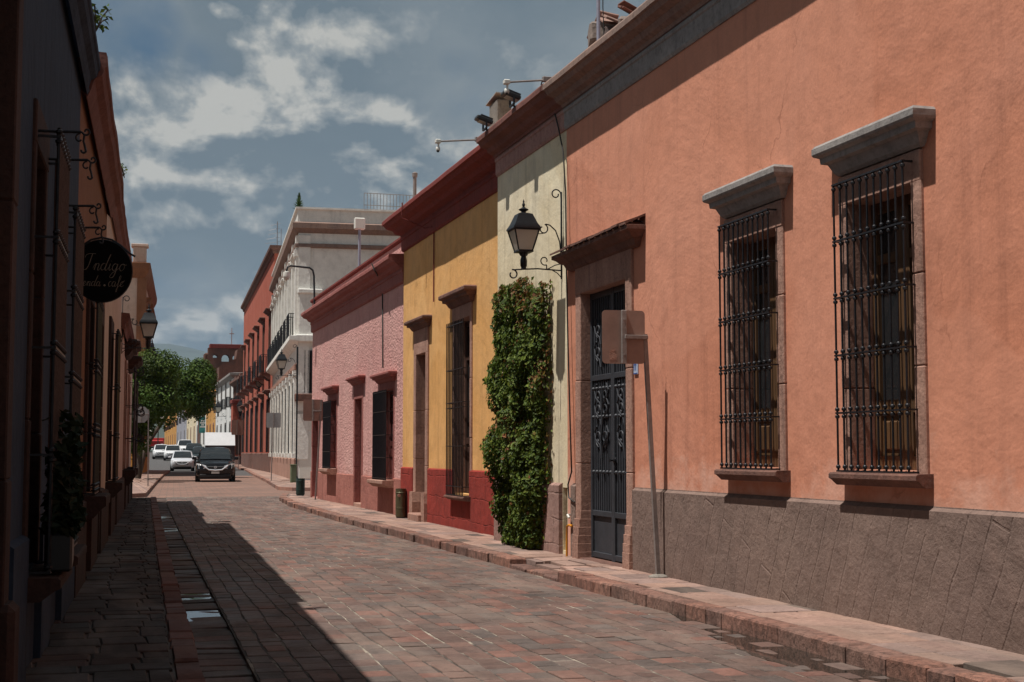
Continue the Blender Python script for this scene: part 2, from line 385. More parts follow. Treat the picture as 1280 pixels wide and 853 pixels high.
M['tile'] = m_plain('blue_white_tile', C(176, 190, 214), 0.3)
M['tileblue'] = m_plain('cobalt_glaze', C(50, 80, 150), 0.3)

# ------------------------------------------------------------------ mesh building
class MB:
    def __init__(s): s.v = []; s.f = []; s.c = []; s.cur = None
    def add(s, vs, fs):
        o = len(s.v); s.v += [tuple(v) for v in vs]
        for f in fs:
            s.f.append(tuple(i + o for i in f)); s.c.append(s.cur)
    def box(s, x0, x1, y0, y1, z0, z1, b=0.0, m=None):
        lo = (min(x0, x1), min(y0, y1), min(z0, z1)); hi = (max(x0, x1), max(y0, y1), max(z0, z1))
        b = min(b, 0.45 * min(hi[i] - lo[i] for i in range(3)))
        vs = []; idx = {}
        if b <= 1e-5:
            cs = [(i, j, k) for i in (0, 1) for j in (0, 1) for k in (0, 1)]
            vs = [tuple((lo, hi)[c[a]][a] for a in range(3)) for c in cs]
            fs = [(0, 1, 3, 2), (4, 6, 7, 5), (0, 4, 5, 1), (2, 3, 7, 6), (0, 2, 6, 4), (1, 5, 7, 3)]
        else:
            fs = []
            for c in [(i, j, k) for i in (0, 1) for j in (0, 1) for k in (0, 1)]:
                for a in range(3):
                    p = []
                    for ax in range(3):
                        e = (lo, hi)[c[ax]][ax]
                        p.append(e if ax == a else (e + b if c[ax] == 0 else e - b))
                    idx[c, a] = len(vs); vs.append(tuple(p))
            for a in range(3):
                u, w = [x for x in range(3) if x != a]
                for sg in (0, 1):
                    q = []
                    for (p, r) in ((0, 0), (1, 0), (1, 1), (0, 1)):
                        c = [0, 0, 0]; c[a] = sg; c[u] = p; c[w] = r; q.append(idx[tuple(c), a])
                    fs.append(tuple(q))
            for k in range(3):
                a, d = [x for x in range(3) if x != k]
                for p in (0, 1):
                    for r in (0, 1):
                        c1 = [0, 0, 0]; c1[a] = p; c1[d] = r; c2 = list(c1); c2[k] = 1
                        c1, c2 = tuple(c1), tuple(c2)
                        fs.append((idx[c1, a], idx[c2, a], idx[c2, d], idx[c1, d]))
            for c in [(i, j, k) for i in (0, 1) for j in (0, 1) for k in (0, 1)]:
                fs.append((idx[c, 0], idx[c, 1], idx[c, 2]))
        if m is not None: vs = [tuple(m @ Vector(v)) for v in vs]
        s.add(vs, fs)
    def mould(s, prof, s0, s1, ret=True, ret0=None, ret1=None):
        """profile [(o, z)] run along x from s0 to s1; ends return to the wall (mitred) or are cut flush"""
        r0 = ret if ret0 is None else ret0; r1 = ret if ret1 is None else ret1
        vs = []
        for o, z in prof:
            a = s0 - (o if r0 else 0); b = s1 + (o if r1 else 0)
            vs += [(a, -0.02, z), (a, o, z), (b, o, z), (b, -0.02, z)]
        fs = []
        n = len(prof)
        for i in range(n - 1):
            p, q = 4 * i, 4 * (i + 1)
            for k in range(3): fs.append((p + k, p + k + 1, q + k + 1, q + k))
        fs.append((0, 3, 2, 1)); e = 4 * (n - 1); fs.append((e, e + 1, e + 2, e + 3))
        fs.append(tuple(4 * i + 3 for i in range(n)) + tuple(4 * i for i in reversed(range(n))))
        s.add(vs, fs)
    def tube(s, pts, r, seg=8, closed=False, rs=None, cap=True):
        pts = [Vector(p) for p in pts]; n = len(pts); vs = []; fs = []
        up = None
        for i, p in enumerate(pts):
            a = pts[i - 1] if i > 0 else (pts[-1] if closed else p)
            c = pts[i + 1] if i < n - 1 else (pts[0] if closed else p)
            d = (c - a)
            if d.length < 1e-9: d = Vector((0, 0, 1))
            d.normalize()
            if up is None:
                up = Vector((0, 0, 1)) if abs(d.z) < 0.9 else Vector((1, 0, 0))
            x = d.cross(up)
            if x.length < 1e-6: x = d.cross(Vector((0, 1, 0)))
            x.normalize(); y = x.cross(d).normalized(); up = y
            rr = rs[i] if rs else r
            for k in range(seg):
                an = 2 * math.pi * k / seg
                vs.append(p + x * (rr * math.cos(an)) + y * (rr * math.sin(an)))
        m = n if closed else n - 1
        for i in range(m):
            j = (i + 1) % n
            for k in range(seg):
                l = (k + 1) % seg
                fs.append((i * seg + k, i * seg + l, j * seg + l, j * seg + k))
        if cap and not closed:
            fs.append(tuple(range(seg))); fs.append(tuple((n - 1) * seg + k for k in range(seg)))
        s.add(vs, fs)
    def lathe(s, prof, c=(0, 0, 0), seg=16, axis='z', sx=1, sy=1):
        vs = []; fs = []
        for r, h in prof:
            for k in range(seg):
                an = 2 * math.pi * (k + 0.5) / seg
                a, b = r * math.cos(an) * sx, r * math.sin(an) * sy
                vs.append({'z': (c[0] + a, c[1] + b, c[2] + h), 'y': (c[0] + a, c[1] + h, c[2] + b), 'x': (c[0] + h, c[1] + a, c[2] + b)}[axis])
        n = len(prof)
        for i in range(n - 1):
            for k in range(seg):
                l = (k + 1) % seg
                fs.append((i * seg + k, i * seg + l, (i + 1) * seg + l, (i + 1) * seg + k))
        fs.append(tuple(range(seg))); fs.append(tuple((n - 1) * seg + k for k in range(seg)))
        s.add(vs, fs)
    def prism(s, poly, h0, h1, axis='z'):
        n = len(poly); vs = []
        for h in (h0, h1):
            for a, b in poly:
                vs.append({'z': (a, b, h), 'y': (a, h, b), 'x': (h, a, b)}[axis])
        fs = [tuple(range(n)), tuple(range(n, 2 * n))]
        for i in range(n):
            j = (i + 1) % n; fs.append((i, j, n + j, n + i))
        s.add(vs, fs)
    def build(s, name, mat, parent=None, smooth=None, loc=None, rot=None, fix=True, warp=0.0):
        me = bpy.data.meshes.new(name)
        me.from_pydata(s.v, [], s.f)
        if s.c and s.c[0] is not None:
            at = me.color_attributes.new('own_colour', 'FLOAT_COLOR', 'CORNER')
            buf = []
            for poly in me.polygons:
                c = s.c[poly.index] or (0.5, 0.5, 0.5)
                for _ in range(poly.loop_total): buf += [c[0], c[1], c[2], 1.0]
            at.data.foreach_set('color', buf)
        if fix:
            bm = bmesh.new(); bm.from_mesh(me); bmesh.ops.recalc_face_normals(bm, faces=bm.faces); bm.to_mesh(me); bm.free()
        if smooth is not None:
            me.polygons.foreach_set('use_smooth', [True] * len(me.polygons))
            me.set_sharp_from_angle(angle=R(smooth))
        me.materials.append(mat); me.update()
        o = bpy.data.objects.new(name, me); COL.objects.link(o)
        if parent is not None: o.parent = parent
        if loc is not None: o.location = loc
        if rot is not None: o.rotation_euler = rot
        return o

def tag(o, label, cat, group=None):
    o['label'] = label; o['category'] = cat
    if group: o['group'] = group
    return o
def thing(name, label, cat, loc=(0, 0, 0), rz=0.0, group=None):
    o = bpy.data.objects.new(name, None); COL.objects.link(o)
    o.empty_display_size = 0.3
    o.location = loc; o.rotation_euler = (0, 0, rz)
    return tag(o, label, cat, group)
def kind(o, k): o['kind'] = k; return o
def kids(o): return [c for c in bpy.data.objects if c.parent == o]
def copy_tree(o, parent=None):
    c = o.copy(); COL.objects.link(c)
    if parent is not None: c.parent = parent
    for ch in kids(o): copy_tree(ch, c)
    return c
def rnd(a, b): return random.uniform(a, b)
def spiral(c, r0, r1, a0, a1, n=18):
    """points of a scroll in a plane: c=(u,v)"""
    out = []
    for i in range(n):
        k = i / (n - 1); a = a0 + (a1 - a0) * k; r = r0 + (r1 - r0) * k
        out.append((c[0] + r * math.cos(a), c[1] + r * math.sin(a)))
    return out

# ------------------------------------------------------------------ ground, road, pavements
GROUND_KNEE = 112.0
def gz(Y):          # the street climbs a little beyond the second block
    return 0.0 if Y < GROUND_KNEE else min(0.018 * (Y - GROUND_KNEE), 1.44)
def lerp_pts(pts, Y):
    if Y <= pts[0][1]: i = 0
    elif Y >= pts[-1][1]: i = len(pts) - 2
    else:
        for i in range(len(pts) - 1):
            if pts[i][1] <= Y <= pts[i + 1][1]: break
    (x0, y0), (x1, y1) = pts[i], pts[i + 1]
    return x0 + (x1 - x0) * (Y - y0) / (y1 - y0)
KR = [(4.36, -4), (4.37, 7), (4.43, 15), (4.35, 27), (4.45, 34), (4.72, 38), (5.2, 41.2)]
KL = [(0.20, -4), (0.57, 7.5), (0.84, 16.4), (1.50, 36.3), (1.58, 38.6)]
LA, LB = -0.667, 0.0411
def wallL(Y): return LA + LB * Y

m_ground = m_stone('dry_earth', C(120, 100, 82), C(100, 90, 72), 0.05, 0.2)
g = MB(); ys = [-60, -8, GROUND_KNEE - 0.01, 192, 400, 4000, 6300]
for i in range(len(ys) - 1):
    z0 = gz(ys[i]) - 0.09; z1 = gz(ys[i + 1]) - 0.09
    w0 = 60 + max(ys[i], 0) * 0.8; w1 = 60 + max(ys[i + 1], 0) * 0.8
    g.add([(-w0, ys[i], z0), (w0, ys[i], z0), (w1, ys[i + 1], z1), (-w1, ys[i + 1], z1)], [(0, 1, 2, 3)])
kind(g.build('ground', m_ground), 'structure')

# bedding mortar under the stones of the near street
def m_mortar():
    m, t, b = new_mat('lime_mortar'); P = objco(t)
    a = t.noise(P, 1.3, 5, 0.65, 0.5); gr = t.noise(P, 40, 4, 0.6)
    col = t.mix(t.ramp(a, [(0.46, 0.0), (0.64, 1.0)]), C(66, 58, 53), C(156, 145, 131))
    t.l.new(t.mix(1.0, col, t.ramp(gr, [(0.3, 0.7), (0.6, 1.05)]), 'MULTIPLY'), b.inputs['Base Color'])
    b.inputs['Roughness'].default_value = 0.9
    bump(t, b, gr, 0.5, 0.01)
    return m
M['mortar'] = m_mortar()
g = MB()
MZ = lambda Y: 0.0075
for Y0 in range(-4, 60, 2):
    if Y0 >= 42: break
    ka, kb = lerp_pts(KL, Y0), lerp_pts(KL, Y0 + 2); ra, rb_ = lerp_pts(KR, Y0), lerp_pts(KR, Y0 + 2)
    p, q = ka + 0.083 * (ra - ka), kb + 0.083 * (rb_ - kb)
    g.add([(p, Y0, 0.0075), (ra + 0.1, Y0, 0.0075), (rb_ + 0.1, Y0 + 2, 0.0075), (q, Y0 + 2, 0.0075)], [(0, 1, 2, 3)])
    g.add([(ka - 0.1, Y0, -0.034), (p, Y0, -0.034), (q, Y0 + 2, -0.034), (kb - 0.1, Y0 + 2, -0.034)], [(0, 1, 2, 3)])
    g.add([(p, Y0, -0.034), (p, Y0, 0.0075), (q, Y0 + 2, 0.0075), (q, Y0 + 2, -0.034)], [(0, 1, 2, 3)])
kind(g.build('road_bed', M['mortar']), 'structure')

PAL = [C(110, 90, 82), C(114, 91, 83), C(106, 89, 82), C(117, 91, 82), C(104, 90, 84), C(99, 88, 83), C(110, 92, 85), C(124, 90, 80), C(104, 83, 76)]
def stone_quad(mb, q, zt, depth, inset, tilt, jit=0.012):
    """one dressed stone: q = 4 plan corners; slightly domed top, worn arrises"""
    q = [Vector((x + rnd(-jit, jit), y + rnd(-jit, jit))) for x, y in q]
    c = sum(q, Vector((0, 0))) / 4
    tx, ty = rnd(-tilt, tilt), rnd(-tilt, tilt)
    zf = lambda p: zt + tx * (p.x - c.x) + ty * (p.y - c.y)
    ring0 = [(p.x, p.y, zf(p) - depth) for p in q]
    ring1 = [(p.x, p.y, zf(p) - inset * 0.9) for p in q]
    ring2 = []
    for p in q:
        d = (c - p); l = d.length
        pp = p + d * min(0.4, inset * 1.5 / l); ring2.append((pp.x, pp.y, zf(pp)))
    vs = ring0 + ring1 + ring2 + [(c.x, c.y, zt + 0.003)]
    fs = []
    for i in range(4):
        j = (i + 1) % 4
        fs += [(i, j, 4 + j, 4 + i), (4 + i, 4 + j, 8 + j, 8 + i), (8 + i, 8 + j, 12)]
    mb.add(vs, fs)
def road_z(u, Y):       # camber, with a sunken left gutter
    z = -0.002 * (abs(u - 0.5) * 2) ** 3 + 0.012 - (0.026 if u < 0.06 else 0.0)
    return z
g = MB(); NR = 24
edges = [0.0, 0.085] + [0.085 + (1 - 0.085) * (i + 1) / (NR - 1) for i in range(NR - 1)]
EJ = [0.0] + [(0.0 if i_ == 0 else rnd(-0.006, 0.006)) for i_, _ in enumerate(edges[1:-1])] + [0.0]; edges = [e + j for e, j in zip(edges, EJ)]
for r in range(len(edges) - 1):
    Y = 4.0 + rnd(0, 0.4)
    while Y < 41.5:
        L = rnd(0.17, 0.31)
        gp = 0.004 + 0.005 * random.random() ** 2
        u0, u1 = edges[r], edges[r + 1]
        wv = lambda u, y: (0.0 if u in (0.0, 1.0, 0.085) else 0.008 * math.sin(y * 1.3 + u * 31) + 0.006 * math.sin(y * 3.1 + u * 57))
        def X(u, y): return lerp_pts(KL, y) + (lerp_pts(KR, y) - lerp_pts(KL, y)) * u + wv(u, y)
        a, b = Y + gp, Y + L - gp
        q = [(X(u0, a) + gp, a), (X(u1, a) - gp, a), (X(u1, b) - gp, b), (X(u0, b) + gp, b)]
        c = random.choice(PAL); k = rnd(0.76, 0.96)
        if r == 0: k *= 0.7
        g.cur = (c[0] * k, c[1] * k, c[2] * k)
        zt = road_z((u0 + u1) / 2, Y) + (rnd(-0.009, 0.008) if r == 0 else rnd(-0.0025, 0.004))
        stone_quad(g, q, zt, 0.07, 0.005, 0.03 if r == 0 else 0.014, 0.006)
        Y += L
kind(g.build('road_paving', M['paver'], smooth=25), 'structure')

# crossing and far street: larger sheet of brick-laid stone
def m_road_far():
    m, t, b = new_mat('far_street_stone'); P = objco(t)
    br = t.n.new('ShaderNodeTexBrick'); t.l.new(t.mapping(P, rot=(0, 0, R(3))), br.inputs['Vector'])
    br.inputs['Scale'].default_value = 1; br.inputs['Brick Width'].default_value = 0.42; br.inputs['Row Height'].default_value = 0.36
    br.inputs['Mortar Size'].default_value = 0.012; br.inputs['Color1'].default_value = (*C(132, 98, 84), 1); br.inputs['Color2'].default_value = (*C(112, 88, 78), 1)
    br.inputs['Mortar'].default_value = (*C(96, 82, 72), 1); br.inputs['Bias'].default_value = -0.1
    n = t.noise(P, 0.5, 6, 0.65, 0.5); n2 = t.noise(P, 14, 5, 0.65)
    col = t.mix(1.0, br.outputs[0], t.ramp(n, [(0.3, 0.72), (0.65, 1.1)]), 'MULTIPLY')
    col = t.mix(1.0, col, t.ramp(n2, [(0.3, 0.75), (0.65, 1.1)]), 'MULTIPLY')
    # tarmac from the end of the second block on
    s = t.n.new('ShaderNodeSeparateXYZ'); t.l.new(P, s.inputs[0])
    col = t.mix(t.ramp(t.math('DIVIDE', s.outputs[1], 200.0), [(0.39, 0.0), (0.41, 1.0)]), col, C(72, 70, 70))
    t.l.new(col, b.inputs['Base Color']); b.inputs['Roughness'].default_value = 0.82
    nn = bump(t, b, t.math('SUBTRACT', 1.0, br.outputs['Fac']), 0.5, 0.02)
    bump(t, b, n2, 0.5, 0.02, nn)
    return m
M['road_far'] = m_road_far()
g = MB()
ys = [41.5, 50, 60, 75, 90, 100, GROUND_KNEE, 130, 150, 170, 192, 260, 420]
for i in range(len(ys) - 1):
    def xs(Y): return (-9, 24) if Y < 49 else (-9 + 0.05 * Y, 24)
    (a0, a1), (b0, b1) = xs(ys[i]), xs(ys[i + 1])
    z0, z1 = gz(ys[i]) + 0.004, gz(ys[i + 1]) + 0.004
    g.add([(a0, ys[i], z0), (a1, ys[i], z0), (b1, ys[i + 1], z1), (b0, ys[i + 1], z1)], [(0, 1, 2, 3)])
kind(g.build('far_road', M['road_far']), 'structure')

# pavements: slabs + kerb stones
SLAB = [C(156, 126, 113), C(164, 132, 119), C(148, 121, 111), C(160, 129, 115), C(143, 120, 112), C(168, 138, 125)]
SLABD = [C(104, 92, 86), C(96, 84, 78)]
KERB = [C(150, 108, 94), C(140, 104, 92), C(158, 114, 98), C(130, 98, 88)]
PZ = 0.118
def kerb_h(Y):
    if 13.7 < Y < 15.0: return 0.05
    return PZ
def ramp_h(Y, X):       # the dropped kerb in front of the metal door
    k = max(0.0, 1 - abs(Y - 14.35) / 0.95); e = max(0.0, 1 - (X - 4.4) / 0.6)
    return PZ - 0.085 * min(1, k * 1.6) * e
g = MB()
Y = 2.0
while Y < 40.8:         # right pavement
    L = rnd(0.38, 0.62)
    xk, xw = lerp_pts(KR, Y) + 0.19, 5.5
    n = 3; cuts = sorted([xk] + [xk + (xw - xk) * (k + rnd(0.25, 0.75)) / n for k in range(n)] + [xw])
    for k in range(len(cuts) - 1):
        if cuts[k + 1] - cuts[k] < 0.08: continue
        c = random.choice(SLAB) if random.random() > 0.055 else random.choice(SLABD)
        kk = rnd(0.72, 1.0); g.cur = tuple(v * kk for v in c)
        gp = 0.005
        xm = (cuts[k] + cuts[k + 1]) / 2
        stone_quad(g, [(cuts[k] + gp, Y + gp), (cuts[k + 1] - gp, Y + gp), (cuts[k + 1] - gp, Y + L - gp), (cuts[k] + gp, Y + L - gp)],
                   ramp_h(Y + L / 2, xm) + rnd(-0.003, 0.003), 0.08, 0.006, 0.008, 0.006)
    Y += L
kind(g.build('pavement', M['slab'], smooth=25), 'structure')
g = MB(); Y = 2.0
while Y < 41.0:         # right kerb stones
    L = rnd(0.22, 0.6); c = random.choice(KERB); kk = rnd(0.75, 1.05); g.cur = tuple(v * kk for v in c)
    x0, x1 = lerp_pts(KR, Y), lerp_pts(KR, Y + L); h = kerb_h(Y + L / 2) + rnd(-0.008, 0.008)
    j = rnd(-0.015, 0.015)
    stone_quad(g, [(x0 + j, Y + 0.006), (x0 + 0.185, Y + 0.006), (x1 + 0.185, Y + L - 0.006), (x1 + j, Y + L - 0.006)], h, 0.22, 0.014, 0.016, 0.009)
    Y += L
kind(g.build('kerb', M['kerb'], smooth=25), 'structure')
g = MB()
Y = 0.0
while Y < 38.4:         # left pavement, worn; left-hand shade is put into the dark stone colour
    L = rnd(0.16, 0.4); xw, xk = wallL(Y) - 0.15, lerp_pts(KL, Y) - 0.15
    n = 3; cuts = sorted([xw] + [xw + (xk - xw) * (k + rnd(0.3, 0.7)) / n for k in range(n)] + [xk])
    for k in range(len(cuts) - 1):
        if cuts[k + 1] - cuts[k] < 0.07: continue
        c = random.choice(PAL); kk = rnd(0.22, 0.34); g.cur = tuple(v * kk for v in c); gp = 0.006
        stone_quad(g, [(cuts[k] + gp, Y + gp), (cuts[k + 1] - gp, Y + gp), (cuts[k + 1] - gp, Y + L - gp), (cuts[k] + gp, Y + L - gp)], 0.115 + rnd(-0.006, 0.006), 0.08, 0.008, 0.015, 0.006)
    Y += L
Y = 0.0
while Y < 38.4:
    L = rnd(0.3, 0.7); c = C(116, 74, 64); kk = rnd(0.6, 0.95); g.cur = tuple(v * kk for v in c)
    x0, x1 = lerp_pts(KL, Y), lerp_pts(KL, Y + L)
    stone_quad(g, [(x0 - 0.145, Y + 0.006), (x0, Y + 0.006), (x1, Y + L - 0.006), (x1 - 0.145, Y + L - 0.006)], 0.125 + rnd(-0.01, 0.008), 0.22, 0.016, 0.02, 0.008)
    Y += L
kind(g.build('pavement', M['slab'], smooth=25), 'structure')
def slab_sheet(poly, z0, z1, pal, name='pavement'):
    g = MB(); g.cur = pal; g.prism(poly, z0, z1); return kind(g.build(name, M['slab']), 'structure')
# bedding under the slabs, then the pavements of the second block
g = MB(); g.cur = C(96, 74, 64)
g.prism([(4.52, -4), (4.52, 33), (4.95, 38.5), (5.4, 41.2), (9, 41.4), (9, -4)], -0.05, 0.045)
g.prism([(-3, -4), (-3, 38.4), (1.48, 38.4), (1.36, 36.3), (0.7, 16.4), (0.43, 7.5), (0.1, -4)], -0.05, 0.1)
kind(g.build('pavement_bed', M['slab']), 'structure')
def far_pave(kerb, back, n=1):
    """kerb line [(x, y)] and a back line; kerb stones and slabs of the farther block"""
    g = MB()
    for i in range(len(kerb) - 1):
        (x0, y0), (x1, y1) = kerb[i], kerb[i + 1]; (p0, q0), (p1, q1) = back[i], back[i + 1]
        L = math.hypot(x1 - x0, y1 - y0); m = max(1, int(L / 0.9))
        for k in range(m):
            a, b = k / m, (k + 1) / m
            ka = (x0 + (x1 - x0) * a, y0 + (y1 - y0) * a); kb = (x0 + (x1 - x0) * b, y0 + (y1 - y0) * b)
            ba = (p0 + (p1 - p0) * a, q0 + (q1 - q0) * a); bb = (p0 + (p1 - p0) * b, q0 + (q1 - q0) * b)
            z = gz((ka[1] + kb[1]) / 2)
            mixp = lambda s, t, f: (s[0] + (t[0] - s[0]) * f, s[1] + (t[1] - s[1]) * f)
            wid = math.hypot(ba[0] - ka[0], ba[1] - ka[1]); cuts = [0, min(0.3, 0.2 / wid)] + [0.3 / wid + (1 - 0.3 / wid) * (t + 1) / 3 for t in range(3)]
            for c in range(len(cuts) - 1):
                col = random.choice(KERB if c == 0 else SLAB); kk = rnd(0.75, 1.0); g.cur = tuple(v * kk for v in col)
                stone_quad(g, [mixp(ka, ba, cuts[c]), mixp(ka, ba, cuts[c + 1]), mixp(kb, bb, cuts[c + 1]), mixp(kb, bb, cuts[c])], z + PZ + rnd(-0.006, 0.006), 0.22, 0.012, 0.006, 0.004)
    return kind(g.build('pavement', M['slab']), 'structure')
far_pave([(12, 47.2), (7.2, 47.2), (6.35, 47.8), (6.05, 49.2), (7.2, 63), (8.6, 82), (10.3, 103), (11.2, 122)],
         [(12, 60.0), (9.4, 60.0), (8.9, 60.0), (8.4, 60.1), (8.6, 63), (10.2, 82), (12.2, 103), (12.9, 122)])
far_pave([(-8, 43.6), (0.2, 42.4), (1.0, 42.0), (1.45, 42.6), (2.4, 59), (3.6, 79), (4.9, 98)],
         [(-8, 78.6), (-1.5, 78.6), (0, 78.6), (1.2, 78.6), (2.0, 78.8), (2.35, 79), (3.3, 98)])

# puddles left in the gutters: level sheets of water that the higher stones break up
def puddle(pts, z):
    g = MB(); g.add([(x, y, z) for x, y in pts], [tuple(range(len(pts)))])
    return kind(g.build('gutter_water', M['water']), 'structure')
def gut(Y, u): return lerp_pts(KL, Y) + u * 0.36
for (ya, yb) in ((11.3, 12.4), (12.8, 13.9), (24.2, 26.3), (27.0, 30.2)):
    puddle([(gut(ya, 0.0), ya), (gut(ya, 0.75), ya + 0.2), (gut((ya + yb) / 2, 1.0), (ya + yb) / 2), (gut(yb, 0.85), yb - 0.2), (gut(yb, 0.0), yb)], -0.0155)
puddle([(4.39, 6.0), (4.05, 6.4), (3.98, 8.2), (4.18, 9.6), (4.41, 10.6)], 0.0128)

# ------------------------------------------------------------------ hills behind the town
m_hill = m_plain('scrub_hillside', C(66, 76, 70), 1.0, 0, 0.25, 0.0, 0.004)
def ridge(name, pts, Y, depth, mat, n=80):
    g = MB(); xs = [p[0] for p in pts]; rows = []
    for i in range(n + 1):
        x = xs[0] + (xs[-1] - xs[0]) * i / n
        for k in range(len(pts) - 1):
            if pts[k][0] <= x <= pts[k + 1][0]: break
        f = (x - pts[k][0]) / (pts[k + 1][0] - pts[k][0]); f = f * f * (3 - 2 * f)
        z = pts[k][1] + (pts[k + 1][1] - pts[k][1]) * f
        z *= 1 + 0.03 * noise.noise(Vector((x * 0.012, Y, 0))) + 0.012 * noise.noise(Vector((x * 0.05, Y, 3)))
        rows.append((x, z))
    m = 6; vs = []; fs = []
    for j in range(m + 1):
        f = j / m
        for x, z in rows:
            y = Y - depth * (1 - f); zz = z * (math.sin(f * math.pi / 2) ** 1.3)
            zz += 0.04 * z * noise.noise(Vector((x * 0.01, y * 0.01, 1))) * math.sin(f * math.pi)
            vs.append((x, y, zz - 1))
    w = n + 1
    for j in range(m):
        for i in range(n): fs.append((j * w + i, j * w + i + 1, (j + 1) * w + i + 1, (j + 1) * w + i))
    g.add(vs, fs)
    return kind(g.build(name, mat, smooth=180), 'structure')
hp = lambda px, py, Y: (at_y(px, py, Y).x, at_y(px, py, Y).z)
ridge('mountain', [(-2600, 120), (-800, 420), hp(150, 428, 6000), hp(200, 433, 6000), hp(230, 438, 6000), hp(262, 445, 6000), hp(330, 462, 6000), (3600, 160)], 6000, 2400, m_hill)
ridge('hill', [(-400, 20), hp(160, 500, 900), hp(200, 488, 900), hp(225, 505, 900), hp(262, 530, 900), (500, 14)], 900, 500, m_hill, 40)

# ------------------------------------------------------------------ houses
def frame_right(X, Y, slope=0.0):       # local x runs up the street, local y points out over the pavement
    return (X, Y, 0), R(90) - math.atan(slope)
def frame_left(Yfar):
    return (wallL(Yfar), Yfar, 0), -(R(90) + math.atan(LB))
def wall_mesh(W, H, D, opens, rev=0.3, z0=0.0):
    g = MB()
    xs = sorted(set([0, W] + [v for o in opens for v in o[:2]])); zs = sorted(set([z0, H] + [v for o in opens for v in o[2:4]]))
    for i in range(len(xs) - 1):
        for k in range(len(zs) - 1):
            cx, cz = (xs[i] + xs[i + 1]) / 2, (zs[k] + zs[k + 1]) / 2
            if any(o[0] < cx < o[1] and o[2] < cz < o[3] for o in opens): continue
            g.add([(xs[i], 0, zs[k]), (xs[i + 1], 0, zs[k]), (xs[i + 1], 0, zs[k + 1]), (xs[i], 0, zs[k + 1])], [(0, 1, 2, 3)])
    for o in opens:
        a, b, c, d = o[:4]
        for q in ([(a, c), (a, d)], [(b, c), (b, d)], [(a, c), (b, c)], [(a, d), (b, d)]):
            (p, r), (s, u) = q
            g.add([(p, 0, r), (s, 0, u), (s, -rev, u), (p, -rev, r)], [(0, 1, 2, 3)])
    g.add([(0, 0, z0), (0, -D, z0), (0, -D, H), (0, 0, H)], [(0, 1, 2, 3)])
    g.add([(W, 0, z0), (W, -D, z0), (W, -D, H), (W, 0, H)], [(0, 1, 2, 3)])
    g.add([(0, -D, z0), (W, -D, z0), (W, -D, H), (0, -D, H)], [(0, 1, 2, 3)])
    g.add([(0, 0, H), (W, 0, H), (W, -D, H), (0, -D, H)], [(0, 1, 2, 3)])
    return g
def clear_gaps(W, doors):
    segs = []; a = 0
    for d0, d1 in sorted(doors):
        if d0 > a: segs.append((a, d0))
        a = max(a, d1)
    if a < W: segs.append((a, W))
    return segs
def plinth(root, mat, W, zt, doors=(), o=0.04, slope=0.02, cuts=(), name='plinth'):
    for a, b in clear_gaps(W, doors):
        g = MB(); g.mould([(o, 0.0), (o, zt - slope), (o - slope, zt - slope * 0.3), (0.004, zt)], a, b, ret=False)
        ob = g.build(name, mat, root)
    return ob
def surround(g, s0, s1, z0, z1, w=0.16, lint=0.2, o=0.03, rev=0.2, foot=0.0):
    """stone jambs and lintel round an opening, returning into the reveal"""
    b = 0.008
    for a, c in ((s0 - w, s0 + 0.012), (s1 - 0.012, s1 + w)):
        n = 3; zz = [z0 + (z1 - z0) * k / n + (rnd(-0.1, 0.1) if 0 < k < n else 0) for k in range(n + 1)]
        for k in range(n): g.box(a, c, -rev, o + rnd(-0.003, 0.003), zz[k] + 0.002, zz[k + 1] - 0.002, b)
        if foot: g.box(a - 0.03, c + 0.02, -rev, o + 0.05, z0, z0 + foot, 0.03)
    g.box(s0 - w, s1 + w, -rev, o + 0.002, z1 - 0.012, z1 + lint, b)
HOODP = lambda p, z: [(0.03, z), (p * 0.3, z + 0.02), (p * 0.45, z + 0.07), (p * 0.5, z + 0.085), (p * 0.72, z + 0.095), (p * 0.75, z + 0.135), (p * 0.95, z + 0.15), (p, z + 0.165), (p, z + 0.205), (p * 0.9, z + 0.225), (0.0, z + 0.25)]
def hood(root, mat, s0, s1, z, p=0.17, h=1.0, name='hood'):
    g = MB(); g.mould([(o, z + (zz - z) * h) for o, zz in HOODP(p, z)], s0, s1)
    return g.build(name, mat, root)
def grille(root, s0, s1, z0, z1, o=0.1, bars=10, rails=(0, 0.32, 0.5, 0.7, 1), r=0.0085, base=None, mat=None, knob=True, nz=5, top_ret=True, hooks=0):
    g = MB(); base = -0.02 if base is None else base
    xs = [s0 + (s1 - s0) * k / (bars - 1) for k in range(bars)]
    zr = [z0 + (z1 - z0) * f for f in rails]
    for x in xs:
        g.tube([(x, o, z0), (x, o, z1)], r, 6)
        if knob:
            for z in zr:
                for dz in ((-0.026, 0.026) if 0.02 < (z - z0) < (z1 - z0 - 0.02) else ((0.03,) if z < z0 + 0.02 else (-0.03,))):
                    g.lathe([(r, dz - 0.014), (r * 1.9, dz - 0.006), (r * 1.9, dz + 0.006), (r, dz + 0.014)], (x, o, z), 7)
    for z in zr:
        g.box(s0 - 0.012, s1 + 0.012, o - 0.011, o + 0.011, z - 0.006, z + 0.006)
        for x in (s0, s1): g.box(x - 0.008, x + 0.008, base, o, z - 0.006, z + 0.006)
    return g.build('grille', mat or M['iron'], root, smooth=40)
